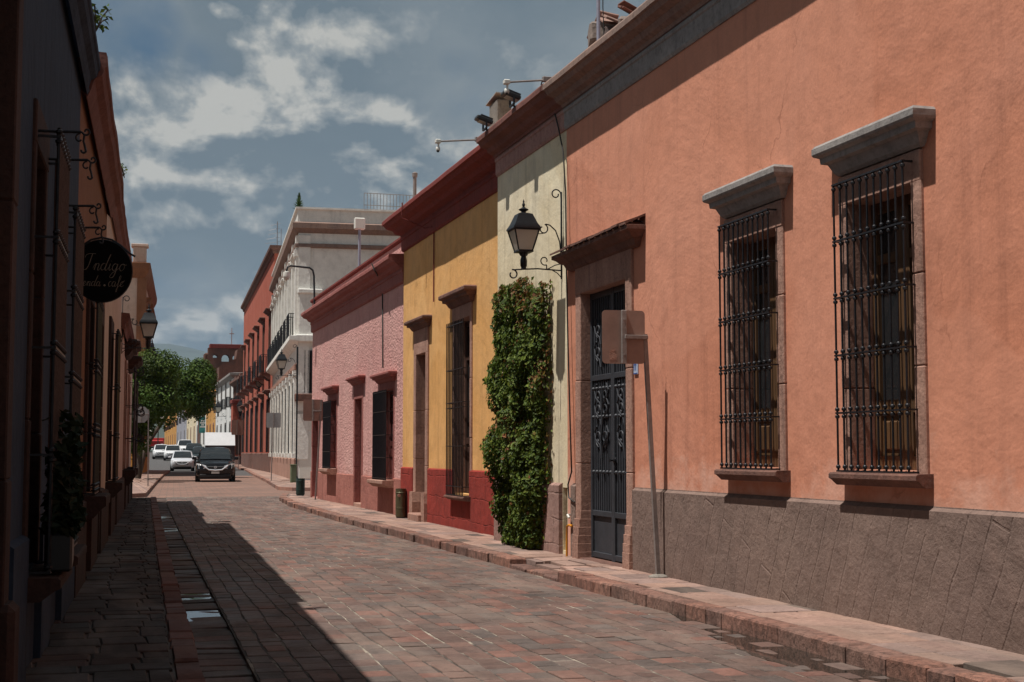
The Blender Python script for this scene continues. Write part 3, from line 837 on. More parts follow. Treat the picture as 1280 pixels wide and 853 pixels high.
def shutters(root, s0, s1, z0, z1, o, mat, leaves=2, panel=0.42, glass=True):
    """casement leaves: rails and stiles with a raised panel below, glazing above"""
    g = MB(); w = (s1 - s0) / leaves; gl = MB()
    for k in range(leaves):
        a, b = s0 + w * k + 0.004, s0 + w * (k + 1) - 0.004; st = 0.07
        for p, q in ((a, a + st), (b - st, b)): g.box(p, q, o - 0.045, o, z0, z1, 0.004)
        zp = z0 + (z1 - z0) * panel; zt = z0 + (z1 - z0) * 0.78
        for za, zb in ((z0, z0 + 0.1), (zp - 0.05, zp + 0.05), (zt - 0.035, zt + 0.035), (z1 - 0.09, z1)):
            g.box(a + st - 0.002, b - st + 0.002, o - 0.043, o - 0.003, za, zb, 0.004)
        g.box(a + st, b - st, o - 0.04, o - 0.022, z0 + 0.09, zp - 0.04)
        g.box(a + st + 0.03, b - st - 0.03, o - 0.03, o - 0.01, z0 + 0.14, zp - 0.1, 0.008)
        for j in range(6): g.box(a + st, b - st, o - 0.04, o - 0.012, zt + 0.02 * 0, zt + 0.001)
        gl.box(a + st - 0.004, b - st + 0.004, o - 0.034, o - 0.03, zp + 0.04, z1 - 0.08)
    ob = g.build('shutter', mat, root); 
    if glass: gl.build('glass', M['glass'], root)
    return ob
def sill(root, mat, s0, s1, z, p=0.2, h=0.085, name='sill'):
    g = MB(); g.mould([(0.0, z - h), (p * 0.5, z - h), (p * 0.86, z - h * 0.55), (p, z - h * 0.45), (p, z - 0.012), (p - 0.014, z), (0.0, z + 0.002)], s0, s1, ret=False)
    return g.build(name, mat, root)
CORN = lambda p, z0, z1: [(0.05, z0), (0.07, z0 + (z1 - z0) * 0.12), (p * 0.42, z0 + (z1 - z0) * 0.22), (p * 0.5, z0 + (z1 - z0) * 0.36), (p * 0.52, z0 + (z1 - z0) * 0.4), (p * 0.8, z0 + (z1 - z0) * 0.5),
                          (p * 0.88, z0 + (z1 - z0) * 0.62), (p * 0.9, z0 + (z1 - z0) * 0.66), (p, z0 + (z1 - z0) * 0.7), (p, z0 + (z1 - z0) * 0.9), (p * 0.94, z1), (-0.3, z1 + 0.03)]
def cornice(root, W, p, z0, z1, mat, ret0=False, ret1=False, s0=0.0, name='cornice', uneven=0.0):
    g = MB(); prof = CORN(p, z0, z1)
    n = max(1, int((W - s0) / 0.55)) if uneven else 1
    # laid in lengths, each a shade out of line with the next
    cuts = [s0 + (W - s0) * k / n for k in range(n + 1)]
    vs = []; fs = []
    m = len(prof)
    for k, s in enumerate(cuts):
        d = rnd(-uneven, uneven); e = rnd(-uneven, uneven)
        for j, (o, z) in enumerate(prof): vs.append((s, o + (d if o > 0.1 else 0), z + (e if o > 0.1 else 0)))
    for k in range(n):
        for j in range(m - 1): fs.append((k * m + j, k * m + j + 1, (k + 1) * m + j + 1, (k + 1) * m + j))
    fs.append(tuple(range(m))); fs.append(tuple(n * m + j for j in range(m)))
    g.add(vs, fs)
    return g.build(name, mat, root)
def frieze(root, W, z0, z1, o, mat, s0=0.0, name='frieze'):
    g = MB(); g.mould([(o * 0.5, z0), (o, z0 + 0.03), (o, z1 - 0.06), (o * 1.4, z1 - 0.05), (o * 1.4, z1 - 0.005)], s0, W, ret=False)
    return g.build(name, mat, root)

# ---- salmon orange house, nearest on the right
OX, OY = 5.2, -3.0
loc, rz = frame_right(OX, OY)
oh = thing('house', 'salmon orange house with two tall barred windows and a grey-brown plinth, nearest on the right', 'house', loc, rz, 'single-storey houses along the right pavement')
def S(Y): return Y - OY
OW = S(15.5)
w1 = (S(10.2), S(11.06), 1.16, 3.08); w2 = (S(8.23), S(9.09), 1.16, 3.08); dr = (S(13.54), S(14.97), 0.12, 3.06)
w0 = (S(5.4), S(6.26), 1.16, 3.08)
wall_mesh(OW, 5.5, 6, [w0, w1, w2, dr], 0.32).build('wall', M['orange'], oh)
plinth(oh, M['orange_plinth'], S(15.3), 0.935, [(S(13.38), S(15.14))], 0.035, 0.03)
frieze(oh, OW, 5.03, 5.28, 0.03, M['greystone'])
cornice(oh, OW, 0.29, 5.28, 5.56, M['browncornice'], uneven=0.006)
for wi, (a, b, c, d) in enumerate((w0, w1, w2)):
    g = MB(); surround(g, a, b, c - 0.03, d, 0.11, 0.2, 0.025, 0.2)
    wo = g.build('window', M['cantera'], oh)
    hood(wo, M['greystone'], a - 0.1, b + 0.06, d + 0.21, 0.17, 1.05)
    sill(wo, M['cantera_dark'], a - 0.15, b + 0.13, c - 0.02, 0.13, 0.09)
    grille(wo, a - 0.02, b + 0.04, c - 0.01, d + 0.13, 0.1, 11, (0, 0.2, 0.4, 0.6, 0.8, 1.0), 0.0088, 0.0)
    shutters(wo, a + 0.01, b - 0.01, c, d, -0.17, M['wood'], 2, 0.23)
# metal door with its stone surround and tiled canopy
a, b, c, d = dr
g = MB(); surround(g, a, b, c, d, 0.16, 0.3, 0.03, 0.24)
for x0, x1 in ((a - 0.16, a + 0.012), (b - 0.012, b + 0.16)):
    for k_ in range(6):     # the foot of each jamb swells out over a worn curve
        zz_, o_ = 0.1 + 0.09 * k_, 0.075 - 0.042 * (k_ / 5) ** 2.2
        g.box(x0 - 0.012 + 0.002 * k_, x1 + 0.01 - 0.002 * k_, -0.13, o_, zz_, zz_ + 0.0905, 0.0025)
do = g.build('door', M['cantera'], oh)
g = MB(); g.mould([(0.03, 3.34), (0.06, 3.36), (0.09, 3.42), (0.12, 3.43), (0.16, 3.47), (0.2, 3.49), (0.2, 3.53), (0.0, 3.62)], a - 0.3, b + 0.3)
g.build('canopy', M['cantera_dark'], do)
g = MB(); n = 13
for k in range(n):      # worn edging tiles on the canopy
    x0 = a - 0.5 + (b - a + 1.0) * k / n; x1 = a - 0.5 + (b - a + 1.0) * (k + 1) / n
    j = rnd(-0.012, 0.012)
    vs = [(x0 + 0.004, 0, 3.63), (x1 - 0.004, 0, 3.63), (x1 - 0.004, 0.225 + j, 3.537 + j * 0.3), (x0 + 0.004, 0.225 + j, 3.537 + j * 0.3)]
    vs += [(x, y, z + 0.022) for x, y, z in vs]
    g.add(vs, [(0, 1, 2, 3), (4, 5, 6, 7), (0, 1, 5, 4), (1, 2, 6, 5), (2, 3, 7, 6), (3, 0, 4, 7)])
g.build('canopy_tiles', M['cantera_dark'], do)
g = MB(); mid = (a + b) / 2
for (x0, x1) in ((a + 0.012, mid - 0.003), (mid + 0.003, b - 0.012)):
    g.box(x0, x1, -0.23, -0.2, c, d - 0.012)
    n = 9
    for k in range(n + 1):
        xx = x0 + 0.04 + (x1 - x0 - 0.08) * k / n
        g.box(xx - 0.006, xx + 0.006, -0.2, -0.186, c + 0.5, d - 0.05, 0.003)
    for (p, q) in ((x0, x0 + 0.045), (x1 - 0.045, x1)): g.box(p, q, -0.2, -0.172, c, d - 0.012, 0.004)
    for z in (c + 0.02, c + 0.47, c + 1.95, d - 0.08): g.box(x0 + 0.043, x1 - 0.043, -0.2, -0.176, z, z + 0.06, 0.004)
    for z in (c + 0.95, c + 1.55, c + 1.86):
        for k in range(6):
            xx = x0 + 0.08 + (x1 - x0 - 0.16) * k / 5
            g.lathe([(0.022, 0.0), (0.02, 0.012), (0.012, 0.022), (0.002, 0.026)], (xx, -0.186, z), 8, 'y')
    xm = (x0 + x1) / 2
    sg = 1 if x0 < mid - 0.2 else -1
    def P3(pts, flip=1): return [(xm + flip * u, -0.178, z) for u, z in pts]
    for fl in (1, -1):  # carved foliage scrolls, a relief panel in the middle of each leaf
        for cz, r in ((c + 1.32, 0.1), (c + 1.62, 0.085), (c + 1.78, 0.07), (c + 2.25, 0.09), (c + 2.5, 0.08)):
            g.tube(P3(spiral((0.1, cz), r, 0.02, -1.6, 6.0, 20), fl), 0.008, 5)
            g.tube(P3([(0.02, cz - 0.16), (0.05, cz - 0.08), (0.18, cz - 0.02), (0.22, cz + 0.06), (0.16, cz + 0.13)], fl), 0.009, 5)
    g.tube(P3([(0, c + 1.1), (0.02, c + 1.3), (-0.02, c + 1.5), (0.01, c + 1.8)]), 0.016, 6)
dl = g.build('door_leaf', M['doormetal'], do, smooth=35); dl.location = (0, 0.085, 0)
g = MB(); g.box(a + 0.014, b - 0.014, -0.25, 0.05, 0.08, 0.128, 0.01); g.build('threshold', M['cantera_dark'], do)
g = MB(); g.lathe([(0.03, 0), (0.03, 0.02), (0.012, 0.03), (0.012, 0.05), (0.022, 0.06), (0.002, 0.07)], (mid - 0.06, -0.18, 1.2), 10, 'y'); g.build('handle', M['iron'], dl, smooth=40)
p = at_x(796, 459, OX)
g = MB(); g.box(S(p.y) - 0.055, S(p.y) + 0.055, 0.0, 0.015, p.z - 0.075, p.z + 0.075, 0.004); pl = g.build('number_plaque', M['tile'], oh)
g = MB()
for q in (-0.02, 0.02): g.tube(list(map(lambda u: (S(p.y) + q * 0.9 + u[0], 0.017, p.z + u[1]), [(0.012, -0.035), (0.012, 0.035), (-0.01, 0.02)])), 0.004, 5)
g.box(S(p.y) - 0.05, S(p.y) + 0.05, 0.013, 0.0165, p.z - 0.07, p.z - 0.06); g.box(S(p.y) - 0.05, S(p.y) + 0.05, 0.013, 0.0165, p.z + 0.06, p.z + 0.07)
g.build('plaque_pattern', M['tileblue'], pl)

# ---- narrow cream house with the lantern
CYN, CYF = 15.5, 18.46
loc, rz = frame_right(5.2, CYN)
ch = thing('house', 'narrow cream house with mauve plinth, between the salmon orange and yellow houses', 'house', loc, rz, 'single-storey houses along the right pavement')
CW = CYF - CYN
wall_mesh(CW, 5.5, 6, [(0.01, 0.17, 0.16, 0.88)], 0.2).build('wall', M['cream'], ch)
plinth(ch, M['cream_plinth'], CW, 0.93, [(-0.05, 0.18)], 0.05, 0.03)
frieze(ch, CW, 5.03, 5.28, 0.03, M['mauvefrieze'])
cornice(ch, CW, 0.30, 5.28, 5.56, M['rustcornice'], uneven=0.008)
g = MB(); g.box(0.01, 0.17, -0.199, -0.18, 0.16, 0.88); g.build('meter_niche', M['dark'], ch)
# ---- yellow house
YYN, YYF, YX = 18.46, 25.65, 5.42
loc, rz = frame_right(YX, YYN)
yh = thing('house', 'ochre yellow house with dark red plinth and cornice, beside the climbing vine', 'house', loc, rz, 'single-storey houses along the right pavement')
YW = YYF - YYN
def on_face(px, py, X, Y0):
    p = at_x(px, py, X); return p.y - Y0, p.z
ds0, _ = on_face(535, 560, YX, YYN); ds1, dz1 = on_face(521.5, 476, YX, YYN)
ws0, wz1 = on_face(590, 405, YX, YYN); ws1, _ = on_face(569, 405, YX, YYN)
_, wz0 = on_face(580, 622, YX - 0.1, YYN)
YD = (ds0 + 0.1, ds1, 0.14, 3.0); YWN = (ws0 + 0.05, ws1, wz0 + 0.04, 3.35)
wall_mesh(YW, 5.5, 6, [YD, YWN], 0.3).build('wall', M['yellow'], yh)
plinth(yh, M['red_plinth'], YW, 1.02, [(YD[0] - 0.2, YD[1] + 0.2), (YWN[0] - 0.02, YWN[1] + 0.02)], 0.035, 0.02)
g = MB(); g.box(YWN[0] - 0.02, YWN[1] + 0.02, -0.25, 0.035, 0.0, YWN[2] - 0.035, 0.005); g.build('plinth', M['red_plinth'], yh)
frieze(yh, YW, 4.98, 5.24, 0.05, M['redcornice']); cornice(yh, YW, 0.42, 5.24, 5.54, M['redcornice'], ret1=True, uneven=0.004)
g = MB(); surround(g, *YD, 0.17, 0.42, 0.03, 0.22, 0.0)
for x0, x1 in ((YD[0] - 0.17, YD[0] + 0.012), (YD[1] - 0.012, YD[1] + 0.17)):
    g.prism([(x0 - 0.03, 0.1), (x1 + 0.03, 0.1), (x1 + 0.03, 0.42), (x1, 0.6), (x0, 0.6), (x0 - 0.03, 0.42)], -0.2, 0.09, 'y')
do = g.build('door', M['cantera'], yh)
hood(do, M['cantera_dark'], YD[0] - 0.2, YD[1] + 0.2, 3.42, 0.17, 0.8)
g = MB()
m2 = (YD[0] + YD[1]) / 2
for x0, x1 in ((YD[0] + 0.01, m2 - 0.003), (m2 + 0.003, YD[1] - 0.01)):
    g.box(x0, x1, -0.27, -0.23, 0.14, 2.98)
    for za, zb in ((0.25, 0.95), (1.1, 1.85), (2.0, 2.85)):
        g.box(x0 + 0.07, x1 - 0.07, -0.23, -0.212, za, zb, 0.012); g.box(x0 + 0.12, x1 - 0.12, -0.215, -0.2, za + 0.06, zb - 0.06, 0.01)
dl = g.build('door_leaf', M['wood'], do)
g = MB(); g.lathe([(0.025, 0), (0.025, 0.015), (0.01, 0.03), (0.02, 0.045), (0.002, 0.06)], (m2 - 0.06, -0.23, 1.2), 8, 'y'); g.build('handle', M['iron'], dl, smooth=40)
g = MB(); g.box(YD[0], YD[1], -0.25, 0.16, 0.1, 0.24, 0.02); g.build('step', M['cantera'], do)
g = MB(); surround(g, YWN[0], YWN[1], YWN[2], YWN[3], 0.1, 0.2, 0.025, 0.2)
wo = g.build('window', M['cantera'], yh)
hood(wo, M['cantera_dark'], YWN[0] - 0.13, YWN[1] + 0.13, YWN[3] + 0.2, 0.2, 1.0)
grille(wo, YWN[0] - 0.02, YWN[1] + 0.02, YWN[2] - 0.02, YWN[3] - 0.05, 0.13, 12, (0, 0.05, 0.28, 0.5, 0.53, 0.72, 0.98), 0.009, 0.0, knob=False)
sill(wo, M['cantera_dark'], YWN[0] - 0.12, YWN[1] + 0.12, YWN[2] - 0.03, 0.15, 0.07)
shutters(wo, YWN[0] + 0.01, YWN[1] - 0.01, YWN[2], YWN[3], -0.16, M['darkwood'], 2, 0.3)

# ---- pink house
PYN, PYF, PX = 25.65, 37.3, 5.45
loc, rz = frame_right(PX, PYN)
ph = thing('house', 'low rough pink house with plain doors and barred windows, beyond the yellow house', 'house', loc, rz, 'single-storey houses along the right pavement')
PW = PYF - PYN
def pf(px, py, X=PX): return on_face(px, py, X, PYN)
pw1 = (pf(492, 500)[0], pf(476, 500)[0], pf(484, 600)[1], pf(484, 487)[1])
pw2 = (pf(421, 500)[0], pf(412, 500)[0], pf(417, 586)[1], pf(417, 500)[1])
pd1 = (pf(453, 500)[0], pf(444, 500)[0], 0.14, pf(449, 498)[1])
pd2 = (pf(398.5, 530)[0], pf(391, 530)[0], 0.14, pf(394, 525)[1])
wall_mesh(PW, 4.88, 7, [pw1, pw2, pd1, pd2], 0.3).build('wall', M['pink'], ph)
plinth(ph, M['pink_plinth'], PW, 0.8, [(pd1[0] - 0.01, pd1[1] + 0.01), (pd2[0] - 0.01, pd2[1] + 0.01)], 0.02, 0.015)
frieze(ph, PW, 4.42, 4.68, 0.05, M['pinkcornice']); cornice(ph, PW, 0.32, 4.66, 4.94, M['pinkcornice'], uneven=0.004)
g = MB(); g.box(0.0, PW, -0.3, 0.03, 4.9, 5.2); g.build('parapet', M['pink'], ph)
g = MB(); g.mould([(0.0, 5.2), (0.06, 5.21), (0.08, 5.24), (0.08, 5.28), (-0.3, 5.3)], 0, PW, ret=False); g.build('coping', M['redcornice'], ph)
for (a, b, c, d) in (pw1, pw2):
    g = MB(); surround(g, a, b, c, d, 0.1, 0.16, 0.012, 0.15)
    wo = g.build('window', M['pinkcornice'], ph)
    hood(wo, M['pinkcornice'], a - 0.15, b + 0.15, d + 0.14, 0.17, 0.8)
    sill(wo, M['cantera'], a - 0.15, b + 0.15, c, 0.24, 0.14)
    grille(wo, a - 0.02, b + 0.02, c, d - 0.03, 0.15, 16, (0.02, 0.25, 0.5, 0.76, 0.98), 0.011, 0.0, knob=False)
    shutters(wo, a + 0.01, b - 0.01, c, d, -0.18, M['redwood'], 2, 0.4)
for (a, b, c, d) in (pd1, pd2):
    g = MB(); surround(g, a, b, c, d, 0.12, 0.32, 0.012, 0.12)
    do = g.build('door', M['pinkcornice'], ph)
    hood(do, M['pinkcornice'], a - 0.2, b + 0.2, d + 0.3, 0.16, 0.75)
    g = MB(); g.box(a + 0.005, b - 0.005, -0.27, -0.22, 0.14, d)
    for za, zb in ((0.3, 1.1), (1.25, 2.0), (2.15, d - 0.15)): g.box(a + 0.12, b - 0.12, -0.22, -0.2, za, zb, 0.015)
    dl = g.build('door_leaf', M['redwood'], do)
    g = MB(); g.lathe([(0.025, 0), (0.025, 0.015), (0.01, 0.03), (0.02, 0.045), (0.002, 0.06)], (a + 0.15, -0.22, 1.15), 8, 'y'); g.build('handle', M['iron'], dl, smooth=40)
g = MB(); g.box(pd1[0], pd1[1], -0.25, 0.02, 0.1, 0.2, 0.01); g.build('threshold', M['cantera'], ph)

# ---- general oblique facades farther up the street
def hit(px, py, loc, rz):
    """where the line of sight meets a facade plane: (s, z) in that house's frame"""
    n = Vector((-math.sin(rz), math.cos(rz), 0)); x = Vector((math.cos(rz), math.sin(rz), 0)); d = ray(px, py)
    t = (Vector(loc) - _O).dot(n) / d.dot(n); P = _O + d * t - Vector(loc)
    return P.dot(x), P.z
def ring_mould(root, name, mat, W, D, prof):
    g = MB(); vs = []
    for o, z in prof: vs += [(-o, o, z), (W + o, o, z), (W + o, -D - o, z), (-o, -D - o, z)]
    fs = []
    for i in range(len(prof) - 1):
        for k in range(4): l = (k + 1) % 4; fs.append((4 * i + k, 4 * i + l, 4 * i + 4 + l, 4 * i + 4 + k))
    fs.append((0, 1, 2, 3)); e = 4 * (len(prof) - 1); fs.append((e, e + 1, e + 2, e + 3))
    g.add(vs, fs); return g.build(name, mat, root)
def railing(root, s0, s1, o, z0, h, step=0.13, r=0.012, base=0.0, name='balcony_railing', ret=True):
    g = MB()
    for z in (z0 + 0.05, z0 + h): g.box(s0, s1, o - 0.015, o + 0.015, z - 0.015, z + 0.015)
    n = max(2, int((s1 - s0) / step))
    for k in range(n + 1):
        x = s0 + (s1 - s0) * k / n; g.box(x - r, x + r, o - r, o + r, z0, z0 + h)
    if ret:
        for x in (s0, s1):
            for z in (z0 + 0.05, z0 + h): g.box(x - 0.015, x + 0.015, base, o, z - 0.015, z + 0.015)
            for k in range(1, 4): y = base + (o - base) * k / 4; g.box(x - r, x + r, y - r, y + r, z0, z0 + h)
    return g.build(name, M['iron'], root)

# grey-white two-storey house at the cross street
WL = frame_right(8.15, 60.2, 0.075); wl_len = hit(341.0, 450, *WL)[0]
wh = thing('house', 'tall grey-white two-storey house with stone cornice and white pilasters beyond the cross street', 'house', *WL, 'two-storey houses up the street')
opens = []; nW = 8; bay = wl_len / nW
for k in range(nW):
    c = bay * (k + 0.5); opens += [(c - 0.55, c + 0.55, 6.4, 9.3), (c - 0.55, c + 0.55, 1.1, 4.3)]
wall_mesh(wl_len, 11.0, 14, opens, 0.35).build('wall', M['white'], wh)
ring_mould(wh, 'cornice', M['browncornice'], wl_len, 14, [(0.04, 10.62), (0.1, 10.66), (0.2, 10.76), (0.26, 10.8), (0.26, 11.02), (0.16, 11.08), (0.02, 11.1)])
ring_mould(wh, 'parapet', M['white'], wl_len, 14, [(0.05, 11.1), (0.05, 11.6), (0.14, 11.64), (0.14, 11.72), (-0.2, 11.74)])
ring_mould(wh, 'string_course', M['browncornice'], wl_len, 14, [(0.02, 9.98), (0.15, 10.02), (0.15, 10.14), (0.02, 10.18)])
g = MB(); g.mould([(0.03, 5.75), (0.12, 5.85), (0.3, 5.95), (0.36, 6.02), (0.36, 6.2), (0.0, 6.25)], 0, wl_len); g.build('balcony_slab', M['white'], wh)
g = MB(); g.mould([(0.02, 4.75), (0.12, 4.82), (0.12, 5.0), (0.02, 5.05)], 0, wl_len); g.build('string_course', M['cantera'], wh)
g = MB(); g.mould([(0.06, 0), (0.06, 1.0), (0.02, 1.05)], 0, wl_len, ret0=True, ret1=False); g.build('plinth', M['cantera'], wh)
for k in range(nW + 1):
    c = min(max(bay * k, 0.22), wl_len - 0.22)
    g = MB(); g.box(c - 0.22, c + 0.22, -0.1, 0.12, 1.05, 4.75); g.box(c - 0.22, c + 0.22, -0.1, 0.12, 6.25, 10.5)
    g.box(c - 0.27, c + 0.27, 0, 0.18, 4.5, 4.74); g.box(c - 0.27, c + 0.27, 0, 0.18, 9.6, 9.9); g.box(c - 0.26, c + 0.26, 0, 0.17, 1.05, 1.25)
    g.build('pilaster', M['white'], wh)
for k, (a, b, c, d) in enumerate(opens):
    g = MB(); surround(g, a, b, c, d, 0.12, 0.2, 0.05, 0.2); wo = g.build('window', M['white'], wh)
    g = MB(); g.box(a, b, -0.33, -0.3, c, d); g.build('glass', M['glass'], wo)
    g = MB()
    for x in (a + 0.03, (a + b) / 2, b - 0.03): g.box(x - 0.03, x + 0.03, -0.31, -0.26, c, d)
    for z in (c + 0.1, c + 1.0, d - 0.7): g.box(a, b, -0.31, -0.265, z - 0.03, z + 0.03)
    g.build('shutter', M['darkwood'], wo)
    if k % 2 == 0:
        hood(wo, M['white'], a - 0.15, b + 0.15, d + 0.2, 0.24, 1.4)
        railing(wo, a - 0.3, b + 0.3, 0.34, 6.22, 1.0, 0.14, 0.014)
    else: grille(wo, a, b, c, d, 0.06, 9, (0.02, 0.35, 0.68, 0.98), 0.012, 0, knob=False)
# the wall that faces down the street: pilaster at the corner, small door, barred opening, patch of grey
ew = 11.5
def end_box(y0, y1, z0, z1, pro, b=0.0): g.box(-pro, 0.02, -y1, -y0, z0, z1, b)
g = MB(); end_box(-0.0, 0.5, 1.0, 10.5, 0.1); g.build('pilaster', M['white'], wh)
g = MB(); end_box(-0.1, 1.25, 5.95, 6.25, 0.35, 0.03); end_box(0.05, 0.95, 6.25, 8.0, 0.22); end_box(-0.02, 1.02, 8.0, 8.2, 0.3, 0.03); g.build('balcony_pier', M['white'], wh)
g = MB(); end_box(0.1, 0.75, 0.1, 2.9, 0.06, 0.01); end_box(0.02, 0.85, 2.9, 3.05, 0.1, 0.01); do = g.build('door', M['plaster_white'], wh)
g = MB(); end_box(0.12, 0.73, 2.2, 2.9, 0.09, 0.01); end_box(0.14, 0.71, 0.2, 2.1, 0.075, 0.01); g.build('door_leaf', M['whiteplastic'], do)
g = MB(); end_box(-0.1, 1.3, 3.45, 3.75, 0.45, 0.03); g.build('canopy', M['cantera_dark'], do)
g = MB(); end_box(0.3, 1.2, 3.8, 5.6, 0.04); wo = g.build('window', M['dark'], wh)
g = MB()
for k in range(7): y = 0.32 + 0.86 * k / 6; end_box(y - 0.02, y + 0.02, 3.8, 5.6, 0.1)
for z in (3.85, 4.7, 5.55): end_box(0.3, 1.2, z - 0.02, z + 0.02, 0.09)
g.build('grille', M['iron'], wo)

# brick-red two-storey house behind it
e = hit(341.0, 450, *WL); ca = Vector((math.cos(WL[1]), math.sin(WL[1]))); rc = (WL[0][0] + ca.x * (wl_len + 0.05), WL[0][1] + ca.y * (wl_len + 0.05))
RL = frame_right(rc[0] + 0.02, rc[1], 0.05); rlen = hit(303.8, 470, *RL)[0]; rtop = hit(304.0, 385, *RL)[1]
rh = thing('house', 'tall brick-red house with iron balconies and dark window hoods, next up from the grey-white house', 'house', *RL, 'two-storey houses up the street')
nR = 6; bay = rlen / nR; opens = []; zb = 0.0
for k in range(nR):
    c = bay * (k + 0.5); opens += [(c - 0.6, c + 0.6, zb + 6.1, zb + 9.4), (c - 0.6, c + 0.6, zb + 1.3, zb + 4.5)]
wall_mesh(rlen, rtop - 0.3, 12, opens, 0.35).build('wall', M['red'], rh)
ring_mould(rh, 'cornice', M['cantera_dark'], rlen, 12, [(0.04, rtop - 0.5), (0.1, rtop - 0.42), (0.12, rtop - 0.3), (0.26, rtop - 0.2), (0.28, rtop - 0.04), (-0.2, rtop)])
g = MB(); g.mould([(0.06, 0), (0.06, zb + 1.2), (0.02, zb + 1.25)], 0, rlen); g.build('plinth', M['cantera_dark'], rh)
for k, (a, b, c, d) in enumerate(opens):
    g = MB(); surround(g, a, b, c, d, 0.14, 0.22, 0.05, 0.2); wo = g.build('window', M['cantera_dark'], rh)
    hood(wo, M['cantera_dark'], a - 0.2, b + 0.2, d + 0.22, 0.36, 1.5)
    g = MB(); g.box(a, b, -0.3, -0.27, c, d)
    for x in (a + 0.3, b - 0.3): g.box(x - 0.03, x + 0.03, -0.29, -0.24, c, d)
    g.build('shutter', M['darkwood'], wo)
    if k % 2 == 0:
        g = MB(); g.mould([(0.1, c - 0.45), (0.35, c - 0.25), (0.62, c - 0.18), (0.62, c - 0.02), (0.0, c)], a - 0.35, b + 0.35, ret=False); g.build('balcony_slab', M['cantera_dark'], wo)
        railing(wo, a - 0.35, b + 0.35, 0.58, c, 1.05, 0.13, 0.016)
    else: grille(wo, a, b, c, d, 0.12, 9, (0.02, 0.35, 0.68, 0.98), 0.015, 0, knob=False)

# the row beyond, each house with its own front
FX, FY, FS = 11.8, 120.6, 0.02
def row_frame(px):
    base = ((FX, FY, 0), R(90) - math.atan(FS)); s, _ = hit(px, 500, *base)
    return (FX + math.sin(math.atan(FS)) * s, FY + math.cos(math.atan(FS)) * s, 0), base[1]
def row_house(pxn, pxf, pytop, mat, label, rows, nwin, trim, group='small house fronts far up the street', setback=0.0, D=9):
    loc, rz = row_frame(pxn); s1, _ = hit(pxf, 500, loc, rz); _, ztop = hit(pxn, pytop, loc, rz); z0 = gz(loc[1] + s1 / 2)
    loc = (loc[0] + setback, loc[1], loc[2])
    t = thing('house', label, 'house', loc, rz, group)
    opens = []
    for (za, zb_) in rows:
        for k in range(nwin):
            c = s1 * (k + 0.5) / nwin; w = min(0.6, s1 / nwin * 0.3); opens.append((c - w, c + w, z0 + za, z0 + zb_))
    wall_mesh(s1, ztop - 0.2, D, opens, 0.3).build('wall', mat, t)
    ring_mould(t, 'cornice', trim, s1, D, [(0.04, ztop - 0.55), (0.12, ztop - 0.45), (0.35, ztop - 0.25), (0.35, ztop - 0.05), (-0.2, ztop)])
    for a, b, c, d in opens:
        g = MB(); surround(g, a, b, c, d, 0.14, 0.2, 0.06, 0.15); wo = g.build('window', trim, t)
        g = MB(); g.box(a, b, -0.3, -0.27, c, d); g.build('glass', M['glass'], wo)
        if c > z0 + 3: railing(wo, a - 0.2, b + 0.2, 0.35, c - 0.1, 0.95, 0.2, 0.02)
    return t
two = [(0.9, 3.4), (5.0, 7.6)]
row_house(303, 291.5, 470, M['ruin'], 'dark stone house front with black balcony next to the brick-red house', two, 2, M['cantera_dark'])
row_house(291.3, 270, 466, M['plaster_white'], 'white two-storey house with plain grey side wall, far up the street', two, 4, M['greystone'])
row_house(269.8, 258, 490, M['ochre_far'], 'narrow cream-ochre house front in the far row behind the trees', two, 3, M['cantera'])
row_house(257.8, 246, 500, M['white'], 'pale house front with the teal banner in the far row', two, 3, M['greystone'])
row_house(245.8, 234, 505, M['cream'], 'cream house front between the blue-grey house and the bannered house', two, 3, M['cantera'])
row_house(233.8, 221.5, 500, M['greyblue'], 'blue-grey house front with toothed corner stones, far up the street', two, 3, M['greystone'])
row_house(221.3, 206.5, 492, M['ochre_far'], 'long orange-ochre house with rows of windows at the far end of the street', two, 6, M['cantera'])

# ruined arcade that stands over the roofs
TY = 190.0
def tp(px, py): p = at_y(px, py, TY); return p.x, p.z
x0, zt = tp(260.5, 430); x1, _ = tp(304, 430); _, zs = tp(260, 468)
tw = thing('ruined_arcade', 'ruined dark stone bell arcade with three open arches above the far roofs', 'ruin', (x0, TY, 0))
def arch_poly(w, arches, z0, z1):
    """a wall of width w with round-headed openings, as vertical strips"""
    g = MB(); N = 60
    for i in range(N):
        a, b = w * i / N, w * (i + 1) / N; m = (a + b) / 2; iv = None
        for c, r, zb_, zsp in arches:
            if abs(m - c) < r: iv = (zb_, zsp + math.sqrt(max(0, r * r - (m - c) ** 2)))
        top = z1 - (0.25 * abs(noise.noise(Vector((i * 0.3, 2, 1)))) if True else 0)
        if iv: g.box(a, b, 0, 1.4, z0, iv[0]); g.box(a, b, 0, 1.4, iv[1], top)
        else: g.box(a, b, 0, 1.4, z0, top)
    return g
w = x1 - x0
arch_poly(w, [(w * 0.2, w * 0.075, zs + 2.2, zt - 1.75), (w * 0.5, w * 0.11, zs + 1.7, zt - 1.85), (w * 0.77, w * 0.075, zs + 2.0, zt - 1.8)], 2, zt - 0.5).build('arcade_wall', M['ruin'], tw)
g = MB(); g.box(0.2, w - 0.2, -0.15, 1.55, zt - 0.55, zt, 0.03); g.build('coping', M['redcornice'], tw)
g = MB(); g.box(-0.9, 1.0, 0.2, 4, 1.5, zs + 1.0, 0.1); g.box(-0.5, 0.5, 0.3, 2, zs + 0.9, zt - 1.2, 0.15); g.build('buttress', M['ruin'], tw)
